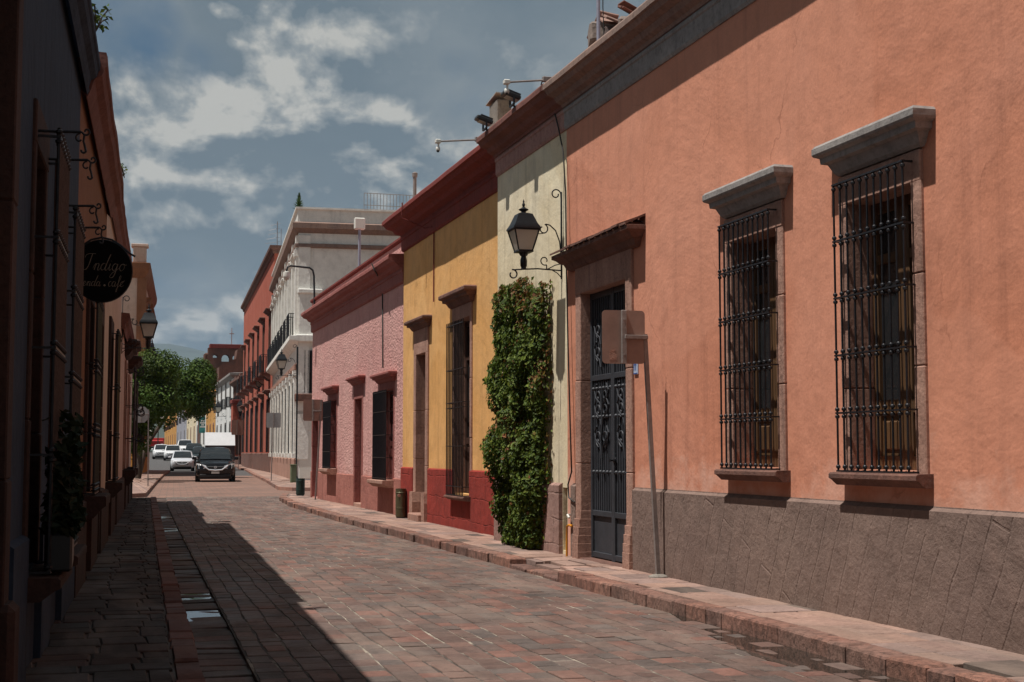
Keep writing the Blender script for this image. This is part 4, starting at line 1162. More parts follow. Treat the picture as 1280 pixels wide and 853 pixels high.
g = MB(); xm = w * 0.68; g.tube([(xm, 0.7, zt), (xm, 0.7, zt + 2.2)], 0.05, 6); g.box(xm - 0.3, xm + 0.3, 0.65, 0.75, zt + 1.4, zt + 1.5); g.build('cross', M['cantera'], tw)
# rubble gable in front of it
gp_ = [(at_y(px, py, 165).x, at_y(px, py, 165).z) for px, py in ((274, 459), (284, 453), (295, 448.5), (297, 437), (302, 434), (310, 433))]
rb = MB(); rb.prism([(gp_[0][0], 0.8)] + gp_ + [(gp_[-1][0], 0.8)], 165, 168, 'y')
tag(rb.build('rubble_wall', M['ruin']), 'bare rubble gable wall in front of the ruined arcade', 'wall')
# little red booth wall with a lantern, in front of the dark house
loc, rz = row_frame(303); p = at_y(291, 500, 121.5); q = at_y(303.5, 500, 121.5)
g = MB(); g.box(p.x, q.x + 0.3, 121.3, 123, 1.0, p.z - 0.3, 0.02); o = g.build('porch', M['red'])
tag(o, 'narrow red painted porch wall that projects beside the brick-red house', 'porch')
g = MB(); g.box(p.x - 0.1, q.x + 0.3, 121.15, 123.1, p.z - 0.3, p.z, 0.03); g.build('cornice', M['redcornice'], o)
g = MB(); g.box(p.x + 0.25, q.x - 0.15, 121.26, 121.32, 1.1, 3.2); g.build('door', M['darkwood'], o)
# teal banner
p = at_y(249, 521, 178); q = at_y(257.5, 541.5, 178)
bn = thing('banner', 'teal street banner with white printing hung from a pole, far up the street', 'banner', (q.x, 178, 0))
g = MB(); n = 8; w = q.x - p.x
for k in range(n):
    a, b = p.z + (q.z - p.z) * k / n, p.z + (q.z - p.z) * (k + 1) / n
    f = lambda z: 0.05 * math.sin(z * 3)
    g.add([(-w, f(a), a), (0, f(a), a), (0, f(b), b), (-w, f(b), b), (-w, f(a) + 0.02, a), (0, f(a) + 0.02, a), (0, f(b) + 0.02, b), (-w, f(b) + 0.02, b)], [(0, 1, 2, 3), (4, 5, 6, 7), (0, 3, 7, 4), (1, 2, 6, 5)])
g.build('cloth', M['cloth_teal'], bn)
g = MB(); 
for k, (zf, wf) in enumerate(((0.25, 0.5), (0.38, 0.7), (0.5, 0.4), (0.62, 0.75))):
    z = p.z + (q.z - p.z) * zf; g.box(-w * (0.5 + wf / 2), -w * (0.5 - wf / 2), -0.09, -0.07, z - 0.09, z + 0.07, 0.02)
g.build('printing', M['plaster_white'], bn)
g = MB(); g.tube([(0.08, 0, 1.0), (0.08, 0, p.z + 0.3)], 0.05, 8); g.tube([(0.08, 0, p.z + 0.05), (-w, 0, p.z + 0.05)], 0.025, 6); g.build('pole', M['iron'], bn)

# ------------------------------------------------------------------ left hand houses (in shade)
def left_house(Yn, Yf, H, D, mat, label, opens, rev=0.28):
    loc, rz = frame_left(Yf); t = thing('house', label, 'house', loc, rz, 'shaded houses along the left pavement')
    W = (Yf - Yn) * math.sqrt(1 + LB * LB)
    sl = lambda Y: (Yf - Y) * math.sqrt(1 + LB * LB)
    op = [(sl(b), sl(a), c, d) for a, b, c, d in opens]
    wall_mesh(W, H, D, op, rev).build('wall', mat, t)
    return t, W, sl, op
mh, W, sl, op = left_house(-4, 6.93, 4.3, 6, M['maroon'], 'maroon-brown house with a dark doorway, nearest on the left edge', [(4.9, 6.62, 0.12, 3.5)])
cornice(mh, W, 0.15, 4.2, 4.5, M['redcornice'])
a, b, c, d = op[0]
g = MB(); surround(g, a, b, c, d, 0.2, 0.3, 0.03, 0.22, 0.5); do = g.build('door', M['leftstone'], mh)
g = MB(); g.box(a, b, -0.26, -0.22, c, d)
for k in range(2):
    for za in (0.3, 1.3, 2.4): g.box(a + 0.1 + k * (b - a) / 2, a + (k + 1) * (b - a) / 2 - 0.1, -0.22, -0.2, za, za + 0.8, 0.015)
g.build('door_leaf', M['darkwood'], do)

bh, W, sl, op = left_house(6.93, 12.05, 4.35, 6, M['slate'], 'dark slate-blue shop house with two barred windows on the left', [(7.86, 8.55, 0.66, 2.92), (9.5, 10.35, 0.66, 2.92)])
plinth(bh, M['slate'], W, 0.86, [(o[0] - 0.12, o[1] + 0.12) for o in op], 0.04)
cornice(bh, W, 0.15, 4.22, 4.52, M['slate'])
for i, (a, b, c, d) in enumerate(op):
    g = MB(); surround(g, a, b, c, d, 0.1, 0.22, 0.02, 0.2); wo = g.build('window', M['leftstone'], bh)
    sill(wo, M['leftstone'], a - 0.16, b + 0.16, c - 0.02, 0.2, 0.12)
    grille(wo, a - 0.03, b + 0.03, c, 3.0 if i == 0 else 2.86, 0.13, 9, (0.0, 0.26, 0.5, 0.75, 0.98), 0.011, -0.02)
    g = MB(); g.box(a, b, -0.27, -0.24, c, d); g.box((a + b) / 2 - 0.04, (a + b) / 2 + 0.04, -0.25, -0.2, c, d); g.build('shutter', M['darkwood'], wo)
    # scrolled iron hooks that carry flower pots, one at each end of the grille
    for sx, z in ((b + 0.03, 2.98 if i == 0 else 2.86), (a - 0.03, 2.98 if i == 0 else 2.86)):
        P = lambda pts: [(sx, o, zz) for o, zz in pts]
        g = MB()
        g.tube(P([(-0.02, z), (0.13, z), (0.24, z + 0.005)]), 0.008, 6)
        g.tube(P([(0.2, z), (0.24, z + 0.004)] + spiral((0.268, z + 0.008), 0.022, 0.006, -2.8, 3.6, 16)), 0.006, 6)
        g.tube(P(spiral((0.235, z - 0.032), 0.028, 0.008, 1.5, 5.6, 14)), 0.0055, 6)
        g.tube(P([(0.258, z - 0.008), (0.253, z - 0.045), (0.262, z - 0.075), (0.266, z - 0.095)] + spiral((0.255, z - 0.095), 0.012, 0.012, 0, -3.4, 9)), 0.006, 6)
        g.build('pot_hook', M['iron'], wo, smooth=50)

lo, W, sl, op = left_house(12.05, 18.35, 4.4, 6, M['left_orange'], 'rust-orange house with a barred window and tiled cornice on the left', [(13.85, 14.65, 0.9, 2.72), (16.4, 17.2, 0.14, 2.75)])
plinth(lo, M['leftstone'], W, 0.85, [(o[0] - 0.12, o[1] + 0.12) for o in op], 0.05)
cornice(lo, W, 0.2, 4.2, 4.58, M['rustcornice'], uneven=0.008)
for i, (a, b, c, d) in enumerate(op):
    g = MB(); surround(g, a, b, c, d, 0.13, 0.22, 0.035, 0.2); wo = g.build('window' if i == 0 else 'door', M['leftstone'], lo)
    g = MB(); g.box(a, b, -0.27, -0.24, c, d); g.box((a + b) / 2 - 0.04, (a + b) / 2 + 0.04, -0.25, -0.2, c, d); g.build('shutter' if i == 0 else 'door_leaf', M['darkwood'], wo)
    if i == 0:
        sill(wo, M['leftstone'], a - 0.2, b + 0.2, c - 0.02, 0.22, 0.2)
        grille(wo, a - 0.05, b + 0.05, c, d + 0.05, 0.1, 10, (0.0, 0.03, 0.3, 0.33, 0.62, 0.65, 0.97), 0.012, -0.02)

lw, W, sl, op = left_house(18.35, 26.05, 4.55, 6, M['pale'], 'pale rose-white house with narrow barred openings, behind the hanging black sign', [(20.0, 20.9, 0.9, 2.9), (23.0, 23.9, 0.14, 2.9)])
plinth(lw, M['leftstone'], W, 0.8, [(o[0] - 0.12, o[1] + 0.12) for o in op], 0.05)
cornice(lw, W, 0.16, 4.4, 4.75, M['rustcornice'], uneven=0.008)
for i, (a, b, c, d) in enumerate(op):
    g = MB(); surround(g, a, b, c, d, 0.13, 0.22, 0.035, 0.2); wo = g.build('window' if i == 0 else 'door', M['leftstone'], lw)
    g = MB(); g.box(a, b, -0.27, -0.24, c, d); g.build('shutter' if i == 0 else 'door_leaf', M['darkwood'], wo)
    if i == 0:
        sill(wo, M['leftstone'], a - 0.2, b + 0.2, c - 0.02, 0.22, 0.2); grille(wo, a - 0.05, b + 0.05, c, d + 0.05, 0.12, 10, (0.0, 0.3, 0.62, 0.97), 0.014, -0.02)
ll, W, sl, op = left_house(26.05, 38.3, 3.6, 6, M['pale'], 'low pale house with a scroll-topped window grille, at the left corner of the cross street', [(29.5, 30.5, 0.95, 2.9), (33, 34, 0.95, 2.8)])
plinth(ll, M['leftstone'], W, 0.8, [(o[0] - 0.12, o[1] + 0.12) for o in op], 0.05)
cornice(ll, W, 0.15, 3.45, 3.75, M['rustcornice'])
for i, (a, b, c, d) in enumerate(op):
    g = MB(); surround(g, a, b, c, d, 0.13, 0.22, 0.035, 0.2); wo = g.build('window', M['cantera'], ll)
    g = MB(); g.box(a, b, -0.27, -0.24, c, d); g.build('shutter', M['darkwood'], wo)
    sill(wo, M['leftstone'], a - 0.2, b + 0.2, c - 0.02, 0.25, 0.3)
    grille(wo, a - 0.05, b + 0.05, c, d + 0.1, 0.2, 10, (0.0, 0.3, 0.62, 0.97), 0.016, -0.02)
    hood(wo, M['leftstone'], a - 0.2, b + 0.2, d + 0.3, 0.3, 1.4)
    g = MB()
    for sx in (a - 0.05, b + 0.05):
        for z in (c + 0.6, c + 1.2, d): g.tube([(sx, o, zz) for o, zz in [(0.2, z)] + spiral((0.3, z + 0.05), 0.09, 0.02, -2.4, 3.5, 16)], 0.012, 6)
    g.build('scrollwork', M['iron'], wo)

# corner house of the next block on the left: pale rose above, ochre below
CL = ((3.45, 97.0, 0), -(R(90) + math.atan(0.06)))
fl = thing('house', 'tall pale rose corner house with orange cornice and ochre ground floor behind the left trees', 'house', *CL, 'two-storey houses up the street')
fw_ = 18.0; ops = [(fw_ - 2.6 - 3.2 * k, fw_ - 1.5 - 3.2 * k, z, z + 2.6) for k in range(5) for z in (1.0, 6.6)]
wall_mesh(fw_, 11.3, 14, ops, 0.3).build('wall', M['pale'], fl)
ring_mould(fl, 'cornice', M['left_orange'], fw_, 14, [(0.04, 10.7), (0.12, 10.8), (0.3, 11.2), (0.33, 11.5), (-0.2, 11.6)])
ring_mould(fl, 'ground_floor_render', M['ochre_far'], fw_, 14, [(0.03, 0), (0.03, 4.3), (0.01, 4.32)])
ring_mould(fl, 'string_course', M['left_orange'], fw_, 14, [(0.02, 5.2), (0.25, 5.4), (0.25, 5.6), (0.02, 5.7)])
g = MB(); g.box(fw_ - 0.6, fw_ + 0.1, -0.6, 0.1, 11.55, 12.4, 0.03); g.box(fw_ - 0.7, fw_ + 0.2, -0.7, 0.2, 12.4, 12.55, 0.02); g.build('corner_pedestal', M['pale'], fl)
g = MB(); g.box(fw_ - 0.4, fw_ + 0.05, -0.35, 0.12, 0.1, 5.2); g.box(fw_ - 0.4, fw_ + 0.06, -0.35, 0.14, 5.7, 10.7); g.build('corner_pilaster', M['left_orange'], fl)
for a, b, c, d in ops:
    g = MB(); surround(g, a, b, c, d, 0.14, 0.2, 0.06, 0.15); wo = g.build('window', M['left_orange'], fl)
    g = MB(); g.box(a, b, -0.3, -0.27, c, d); g.build('shutter', M['darkwood'], wo)
    if c > 5: hood(wo, M['left_orange'], a - 0.25, b + 0.25, d + 0.2, 0.4, 1.6); railing(wo, a - 0.3, b + 0.3, 0.45, c - 0.1, 1.0, 0.16, 0.016)

# ------------------------------------------------------------------ vegetation
def leaf(mb, p, n, size, c, aspect=0.62):
    n = Vector(n).normalized()
    t = n.cross(Vector((rnd(-1, 1), rnd(-1, 1), rnd(-1, 1))))
    if t.length < 1e-3: t = Vector((1, 0, 0))
    t.normalize(); b = n.cross(t); p = Vector(p); h = size * 0.5; w = h * aspect
    mb.cur = c
    mb.add([p - t * h, p + b * w + n * h * 0.25, p + t * h, p - b * w + n * h * 0.25], [(0, 1, 2), (0, 2, 3)])
def shade_col(c, lo=0.65, hi=1.3):
    k = rnd(lo, hi); w = rnd(0.88, 1.12); return (c[0] * k * w, c[1] * k, c[2] * k / w)
VG = [(0.085, 0.12, 0.014), (0.072, 0.105, 0.013), (0.12, 0.155, 0.02), (0.045, 0.075, 0.011)]
VR = [(0.16, 0.06, 0.02), (0.13, 0.09, 0.018), (0.18, 0.09, 0.03)]
# climbing vine over the join of the cream and yellow houses
vt = thing('climbing_vine', 'dense green climbing vine with russet tips hanging on the cream house wall', 'vine', (5.2, 17.0, 0.14))
g = MB(); st = MB()
def vine_edges(z):
    """near and far edge of the mass, and its thickness, at height z"""
    n = noise.noise(Vector((0.5, z * 1.7, 3))) * 0.1; m = noise.noise(Vector((4.5, z * 1.5, 1))) * 0.1
    near = -0.92 + n * 0.7 + (0.22 if z < 0.9 else 0) * (0.9 - z)
    k = min(1, max(0, (z - 0.0) / 1.0)); far = 0.66 + 0.5 * math.sin(min(1, max(0, z / 3.4)) * math.pi) ** 0.8 + m
    th = 0.3 + 0.16 * math.sin(min(1, z / 3.2) * math.pi) + 0.07 * noise.noise(Vector((9, z * 2.1, 0)))
    return near, far, max(0.1, th)
TOP = 3.18
for i in range(24000):
    z = rnd(0.0, TOP + 0.12); near, far, th = vine_edges(z)
    y = rnd(near, far)
    top = TOP + 0.12 * noise.noise(Vector((y * 2.2, 5, 1))) + (0.1 if y > -0.3 else -0.02)
    if z > top: continue
    u = (y - near) / (far - near); prof = (1 - abs(2 * u - 1) ** 3.2) ** 0.6
    clump = 0.72 + 0.55 * noise.noise(Vector((y * 2.6, z * 2.2, 7))) + 0.3 * noise.noise(Vector((y * 7, z * 6, 2)))
    d = th * (0.45 + 0.55 * prof) * max(0.2, clump)
    deep = random.random() ** 0.45
    x = -d * deep
    nrm = Vector((-1.0, rnd(-0.9, 0.9) - (0.7 if u < 0.12 else 0), 0.45 + rnd(-0.6, 0.8)))
    red = noise.noise(Vector((y * 1.7, z * 1.6, 11))) + 0.35 * (z / TOP) + (0.3 if z > TOP - 0.25 else 0)
    c = random.choice(VR) if (random.random() < max(0.012, min(0.5, (red - 0.29) * 0.9))) else random.choice(VG)
    leaf(g, (x, y, z), nrm, rnd(0.04, 0.075) * (1.35 if random.random() < 0.12 else 1), shade_col(c))
for i in range(420):    # loose runners along the edges
    z = rnd(0.1, TOP); near, far, th = vine_edges(z); s = random.choice((0, 1))
    y = far + abs(random.gauss(0, 0.1)) if s else near - abs(random.gauss(0, 0.04))
    leaf(g, (-rnd(0.01, 0.08), y, z), (-1, rnd(-1, 1), rnd(-0.3, 0.9)), rnd(0.04, 0.07), shade_col(random.choice(VG + VR)))
g.build('foliage', M['leaf'], vt, fix=False)
for k in range(9):
    y = -0.6 + 0.15 * k; pts = [(-0.03 - 0.03 * math.sin(j), y + 0.1 * noise.noise(Vector((k, j * 0.5, 0))), j * 0.3) for j in range(11)]
    st.tube(pts, 0.012, 6, rs=[0.02 - 0.0013 * j for j in range(11)])
for k in range(7):      # bare tendrils reaching onto the yellow wall
    z = rnd(1.2, 2.7); y = 0.9; pts = [(0.2, y + 0.05 * j, z + 0.025 * j + 0.04 * noise.noise(Vector((k, j, 2)))) for j in range(7)]
    st.tube(pts, 0.004, 5)
st.build('stem', M['bark'], vt)

def tree(label, base, crown_c, rad, n, group, lean=(0, 0), seed=1):
    t = thing('tree', label, 'tree', base, 0, group)
    c = Vector(crown_c) - Vector(base)
    g = MB(); top = Vector((c.x * 0.85, c.y * 0.85, c.z - rad[2] * 0.2))
    pts = [Vector((0, 0, 0)), Vector((c.x * 0.15, c.y * 0.15, c.z * 0.35)), Vector((c.x * 0.5, c.y * 0.5, c.z * 0.65)), top]
    g.tube(pts, 0.1, 8, rs=[0.14, 0.11, 0.09, 0.05]); g.build('trunk', M['bark'], t, smooth=60)
    g = MB()
    for k in range(9):
        a = k * 2.4 + seed; s = pts[2].lerp(top, rnd(0, 0.7)); e = c + Vector((math.cos(a) * rad[0] * 0.8, math.sin(a) * rad[1] * 0.8, rnd(-0.5, 0.7) * rad[2]))
        mid = s.lerp(e, 0.5) + Vector((0, 0, 0.15)); g.tube([s, mid, e], 0.03, 6, rs=[0.05, 0.03, 0.012])
    g.build('limb', M['bark'], t, smooth=60)
    g = MB(); random.seed(seed)
    lumps = []
    for k in range(40):
        d = Vector((random.gauss(0, 1), random.gauss(0, 1), random.gauss(0, 0.9))).normalized(); d /= max(abs(d.x), abs(d.y), abs(d.z)) ** 0.55
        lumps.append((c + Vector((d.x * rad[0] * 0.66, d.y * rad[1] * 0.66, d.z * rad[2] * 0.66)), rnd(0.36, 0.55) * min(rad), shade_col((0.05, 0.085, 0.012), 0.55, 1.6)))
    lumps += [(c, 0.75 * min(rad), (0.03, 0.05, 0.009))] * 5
    while len(g.f) < n * 2:
        p0, r, col = random.choice(lumps); d = Vector((random.gauss(0, 1), random.gauss(0, 1), random.gauss(0, 1))).normalized()
        p = p0 + d * r * rnd(0.75, 1.08)
        if random.random() < 0.16 and d.z < 0: p.z -= rnd(0, 0.35)      # hanging twigs at the skirt
        leaf(g, p, d + Vector((0, 0, 0.4)) + Vector((rnd(-0.5, 0.5), rnd(-0.5, 0.5), rnd(-0.5, 0.5))), rnd(0.1, 0.17), shade_col(col, 0.75, 1.25))
    g.build('crown', M['leaf'], t, fix=False)
    random.seed(seed + 50)
    return t
c1 = at_y(189, 486, 66); c2 = at_y(237, 486, 74)
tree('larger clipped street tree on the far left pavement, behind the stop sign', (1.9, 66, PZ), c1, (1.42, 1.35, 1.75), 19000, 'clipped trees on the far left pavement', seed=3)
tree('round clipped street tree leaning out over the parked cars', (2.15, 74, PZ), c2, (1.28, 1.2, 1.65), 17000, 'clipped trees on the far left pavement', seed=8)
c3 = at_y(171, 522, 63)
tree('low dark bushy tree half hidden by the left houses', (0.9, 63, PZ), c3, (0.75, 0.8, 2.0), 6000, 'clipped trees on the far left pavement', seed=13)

def tuft(name, label, cat, loc, n, spread, h, size, cols, group=None, droop=0.0, stems=4, seed=1):
    random.seed(seed)
    t = thing(name, label, cat, loc, 0, group); s = MB(); g = MB()
    for k in range(stems):
        d = Vector((rnd(-spread, spread), rnd(-spread, spread), h * rnd(0.6, 1))); s.tube([(0, 0, 0), d * 0.5 + Vector((0, 0, 0.03)), d], 0.006, 5)
        for j in range(n // stems):
            p = d * rnd(0.2, 1.05) + Vector((rnd(-1, 1), rnd(-1, 1), rnd(-0.6, 0.8))) * spread * 0.35
            leaf(g, p, (rnd(-1, 1), rnd(-1, 1), 0.7), size * rnd(0.7, 1.3), shade_col(random.choice(cols)))
    s.build('stem', M['bark'], t); g.build('foliage', M['leaf'], t, fix=False); return t
def lroof(Y, o, z): return (wallL(Y) + o, Y, z)
tuft('roof_weed', 'leafy weed hanging from the top of the near left roof edge', 'weed', lroof(11.5, 0.13, 4.6), 44, 0.1, 0.22, 0.06, VG, 'weeds on the left roofs', seed=2)
tuft('roof_weed', 'small sprig growing from the joint between two left roof cornices', 'weed', lroof(18.3, 0.2, 4.72), 30, 0.14, 0.2, 0.05, VG, 'weeds on the left roofs', seed=4)
p = at_y(370, 258, 62)
def yucca(name, label, loc, seed):
    random.seed(seed); t = thing(name, label, 'plant', loc); s = MB(); s.tube([(0, 0, 0), (0.04, 0, 0.9)], 0.03, 6); s.build('stem', M['bark'], t)
    g = MB()
    for k in range(170):
        z = rnd(0.02, 0.95); a = rnd(0, 6.28); r = 0.3 * (1.05 - z); d = Vector((math.cos(a) * r, math.sin(a) * r, 0.16)); p0 = Vector((0.03 * z, 0, z * 0.9))
        w = Vector((-math.sin(a), math.cos(a), 0)) * 0.045; g.cur = shade_col((0.06, 0.1, 0.035)); g.add([p0 - w, p0 + w, p0 + d], [(0, 1, 2)])
    g.build('foliage', M['leaf'], t, fix=False); return t
yucca('roof_plant', 'spiky conifer-like plant growing on the corner of the grey-white roof', (p.x, 61.2, 11.7), 5).scale = (1.1, 1.1, 0.85)
for k, (px, lb) in enumerate(((446, 'low reddish shrub at the left end of the roof railing'), (478, 'dark bush behind the middle of the roof railing'), (516, 'green bush at the right end of the roof railing'))):
    q = at_y(px, 256, 66); tuft('roof_plant', lb, 'plant', (q.x, 66, 11.95), 150, 0.4, 0.5, 0.14, VG if k else VR + VG, 'potted plants on the roof terrace', seed=20 + k)

# ------------------------------------------------------------------ lanterns
def make_lantern():
    t = thing('wall_lantern', '', 'lantern', (5.2, 15.68, 3.4), R(90), 'wall lanterns')
    o = 0.47
    g = MB()    # roof: hipped, with vent cap and finial
    def sq(rings, cx=0, cy=o):
        vs = []; 
        for h, z in rings: vs += [(cx - h, cy - h, z), (cx + h, cy - h, z), (cx + h, cy + h, z), (cx - h, cy + h, z)]
        fs = [(0, 1, 2, 3), tuple(range(len(vs) - 4, len(vs)))]
        for i in range(len(rings) - 1):
            for k in range(4): l = (k + 1) % 4; fs.append((4 * i + k, 4 * i + l, 4 * i + 4 + l, 4 * i + 4 + k))
        g.add(vs, fs)
    sq([(0.150, 0.455), (0.163, 0.46), (0.163, 0.475), (0.13, 0.53), (0.085, 0.64), (0.05, 0.655)])
    g.lathe([(0.028, 0.65), (0.028, 0.675), (0.055, 0.69), (0.06, 0.7), (0.03, 0.715), (0.012, 0.73), (0.018, 0.75), (0.018, 0.76), (0.008, 0.78), (0.012, 0.79), (0.002, 0.82)], (0, o, 0), 12)
    g.build('lantern_roof', M['blackmetal'], t, smooth=35)
    g = MB()
    def corner(k, z): h = 0.083 + (0.147 - 0.083) * (z - 0.21) / (0.455 - 0.21); sx, sy = ((-1, -1), (1, -1), (1, 1), (-1, 1))[k]; return (sx * h, o + sy * h, z)
    for k in range(4): g.tube([corner(k, 0.21), corner(k, 0.458)], 0.009, 6)
    for z in (0.212, 0.452):
        for k in range(4): g.tube([corner(k, z), corner((k + 1) % 4, z)], 0.009, 6)
    g.box(-0.095, 0.095, o - 0.095, o + 0.095, 0.195, 0.212, 0.004)
    g.lathe([(0.06, 0.19), (0.045, 0.16), (0.03, 0.15), (0.042, 0.1), (0.04, 0.04), (0.03, 0.02), (0.035, 0.0)], (0, o, 0), 10)
    for sx in (-1, 1): g.tube([(sx * 0.04, o, 0.08), (sx * 0.065, o, 0.14), (sx * 0.06, o, 0.2)], 0.007, 6)
    g.build('lantern_frame', M['blackmetal'], t, smooth=40)
    g = MB(); vs = []
    for z in (0.214, 0.45):
        for k in range(4):
            c = corner(k, z); vs.append((c[0] * 0.95, o + (c[1] - o) * 0.95, z))
    g.add(vs, [(0, 1, 5, 4), (1, 2, 6, 5), (2, 3, 7, 6), (3, 0, 4, 7)]); g.build('lantern_glass', M['frost'], t, fix=False)
    g = MB(); P = lambda pts: [(0, a, b) for a, b in pts]
    g.box(-0.012, 0.012, 0.002, 0.016, -0.1, 0.93, 0.002)
    g.tube(P([(0.012, 0.86)] + [(0.014, 0.9)] + spiral((0.075, 0.9), 0.062, 0.03, 3.14, -3.3, 20)), 0.008, 6)
    g.tube(P([(0.012, 0.0), (0.3, 0.012), (0.47, 0.0), (0.58, -0.01)] + spiral((0.6, -0.065), 0.057, 0.03, 1.4, 7.0, 20)), 0.009, 6)
    g.tube(P([(0.014, 0.2), (0.03, 0.34), (0.08, 0.47), (0.15, 0.53), (0.2, 0.54)] + spiral((0.23, 0.48), 0.06, 0.03, 1.9, 7.4, 18)), 0.008, 6)
    g.tube(P([(0.23, 0.43), (0.3, 0.42), (0.32, 0.45)]), 0.006, 6)
    g.tube(P([(0.012, 0.08), (0.09, 0.06), (0.16, 0.02), (0.2, 0.005)]), 0.007, 6)
    g.tube(P([(0.19, 0.01), (0.19, 0.06)] + spiral((0.215, 0.11), 0.055, 0.028, -2.0, 3.6, 16)), 0.007, 6)
    g.tube(P([(0.012, -0.08), (0.06, -0.03), (0.12, 0.0)]), 0.006, 6)
    g.build('bracket', M['iron'], t, smooth=50)
    return t
lan = make_lantern(); lan['label'] = 'black wall lantern on a scrolled iron bracket above the vine'
def put_lantern(loc, rz, s, label):
    c = copy_tree(lan); c.location = loc; c.rotation_euler = (0, 0, rz); c.scale = (s, s, s); c['label'] = label
put_lantern((wallL(26.6), 26.6, at_y(176, 436, 26.6).z), -(R(90) + math.atan(LB)), 1.0, 'black wall lantern on the left houses, against the pale corner house')
p = at_y(371, 470, 58.6); put_lantern((p.x, 58.6, p.z), R(90), 1.35, 'black lantern at the corner of the grey-white house, above the white side door')
pw = thing('lantern_post', 'slim black post that carries the lantern beside the grey-white house', 'post', (p.x + 0.02, 58.6, 0)); g = MB(); g.tube([(0, 0, 0.1), (0, 0, p.z + 1.2)], 0.035, 8); g.build('pole', M['iron'], pw); g = MB(); g.lathe([(0.11, 0.1), (0.11, 0.2), (0.05, 0.32), (0.036, 0.36)], (0, 0, 0), 10); g.build('foot', M['iron'], pw)
p = at_y(338, 490, 93); put_lantern((p.x, 93, p.z), R(90), 1.55, 'black wall lantern in front of the brick-red house')
p = at_y(299.5, 521, 121); put_lantern((p.x, 121.25, p.z), R(180), 1.9, 'black wall lantern on the red porch far up the street')
p = at_y(277, 521, 140); put_lantern((p.x + 0.6, 140, p.z), R(90), 2.0, 'black wall lantern on the white house far up the street')

# ------------------------------------------------------------------ street signs (seen from behind), bins, boxes
def rrect(w, h, r, n=5):
    out = []
    for cx, cz, a0 in ((w / 2 - r, h / 2 - r, 0), (-w / 2 + r, h / 2 - r, 90), (-w / 2 + r, -h / 2 + r, 180), (w / 2 - r, -h / 2 + r, 270)):
        for k in range(n): a = R(a0 + 90 * k / (n - 1)); out.append((cx + r * math.cos(a), cz + r * math.sin(a)))
    return out
def sign(label, base, top, plate_c, w, h, mat, off, group='street signs seen from behind', poly=None, rz=0.0, bracket=True, cat='sign'):
    t = thing('street_sign', label, cat, base, 0, group); B = Vector(base)
    g = MB(); p0, p1 = Vector((0, 0, -0.03)), Vector(top) - B
    d = (p1 - p0)
    def chan(f, dx): q = p0 + d * f; return q + Vector(dx)
    vs = []
    for f in (0, 1):
        for a, b in ((-0.019, -0.018), (0.019, -0.018), (0.019, 0.018), (-0.019, 0.018)): vs.append(chan(f, (a, b, 0)))
    g.add(vs, [(0, 1, 2, 3), (4, 5, 6, 7), (0, 1, 5, 4), (1, 2, 6, 5), (2, 3, 7, 6), (3, 0, 4, 7)]); g.build('post', M['signpost'], t)
    pc = Vector(plate_c) - B
    m = Matrix.Translation(pc) @ Matrix.Rotation(rz, 4, 'Z')
    g = MB(); pl = poly or rrect(w, h, min(w, h) * 0.09)
    g.prism(pl, 0.0, 0.004, 'y'); g.v = [tuple(m @ Vector(v)) for v in g.v]; po = g.build('plate', mat, t)
    g = MB(); g.box(-0.025, 0.025, -0.03, -0.001, -h / 2 - 0.0, h / 2 - 0.0, 0.004)
    for z in (h * 0.33, -h * 0.33): g.lathe([(0.012, -0.036), (0.012, -0.03)], (0, 0, z), 6, 'y')
    g.v = [tuple(m @ Vector(v)) for v in g.v]; g.build('stiffener', M['signpost'], po)
    if bracket:
        g = MB(); a = pc + Vector((0, -0.02, off)); b = Vector((p0 + d * ((pc.z + off - p0.z) / d.z)))
        g.box(min(a.x, b.x), max(a.x, b.x) + 0.015, a.y - 0.028, a.y + 0.012, a.z - 0.018, a.z + 0.018, 0.003); g.build('arm', M['signpost'], t)
    return t, m, po
bp = at_z(823, 716, PZ); bp = (min(bp.x, 5.1), bp.y * 5.1 / bp.x, PZ)
bY = bp[1]; tp_ = at_y(806, 418, bY); pc = at_y(779.5, 421.5, bY)
_, mm, po = sign('brown-backed parking sign on a leaning steel post in front of the salmon orange house', bp, tp_, pc, 0.42, 0.505, M['signback'], 0.0, rz=R(-4))
g = MB(); g.lathe([(0.1, -0.02), (0.095, 0.008), (0.06, 0.022), (0.03, 0.028)], (0, 0, 0), 11); g.build('footing', M['concrete'], po.parent)
g = MB(); g.prism([(-0.14, -0.22), (-0.07, -0.215), (-0.07, -0.17), (-0.09, -0.15), (-0.08, -0.12), (-0.14, -0.125)], -0.002, -0.0005, 'y'); g.v = [tuple(mm @ Vector(v)) for v in g.v]; g.build('torn_sticker', M['cantera'], po)
bp = (5.25, 35.2, PZ); tp_ = at_y(402, 500, 35.2); pc = at_y(391.5, 513, 35.2)
sign('square brown-backed sign on a thin post by the far end of the pink house', bp, tp_, pc, 0.5, 0.53, M['signback'], -0.02, rz=R(3))
bp = at_z(339, 601, PZ); tp_ = at_y(341.5, 516, bp.y); pc = at_y(342, 525.5, bp.y)
sign('square grey-backed sign on a post on the pavement before the grey-white house', bp, tp_, pc - Vector((0, 0.03, 0)), 0.6, 0.62, M['greysign'], 0, bracket=False)
bp = at_z(298, 588, PZ); tp_ = at_y(298, 524, bp.y); pc = at_y(296.5, 534.5, bp.y)
sign('dull brown sign back on a post behind the black car', bp, tp_, pc - Vector((0, 0.03, 0)), 0.75, 1.0, M['signback'], 0, bracket=False)
bp = at_z(185, 608, PZ); tp_ = at_y(185.5, 512, bp.y); pc = at_y(176.5, 518.5, bp.y)
octo = [(0.3 * math.cos(R(22.5 + 45 * k)), 0.3 * math.sin(R(22.5 + 45 * k))) for k in range(8)]
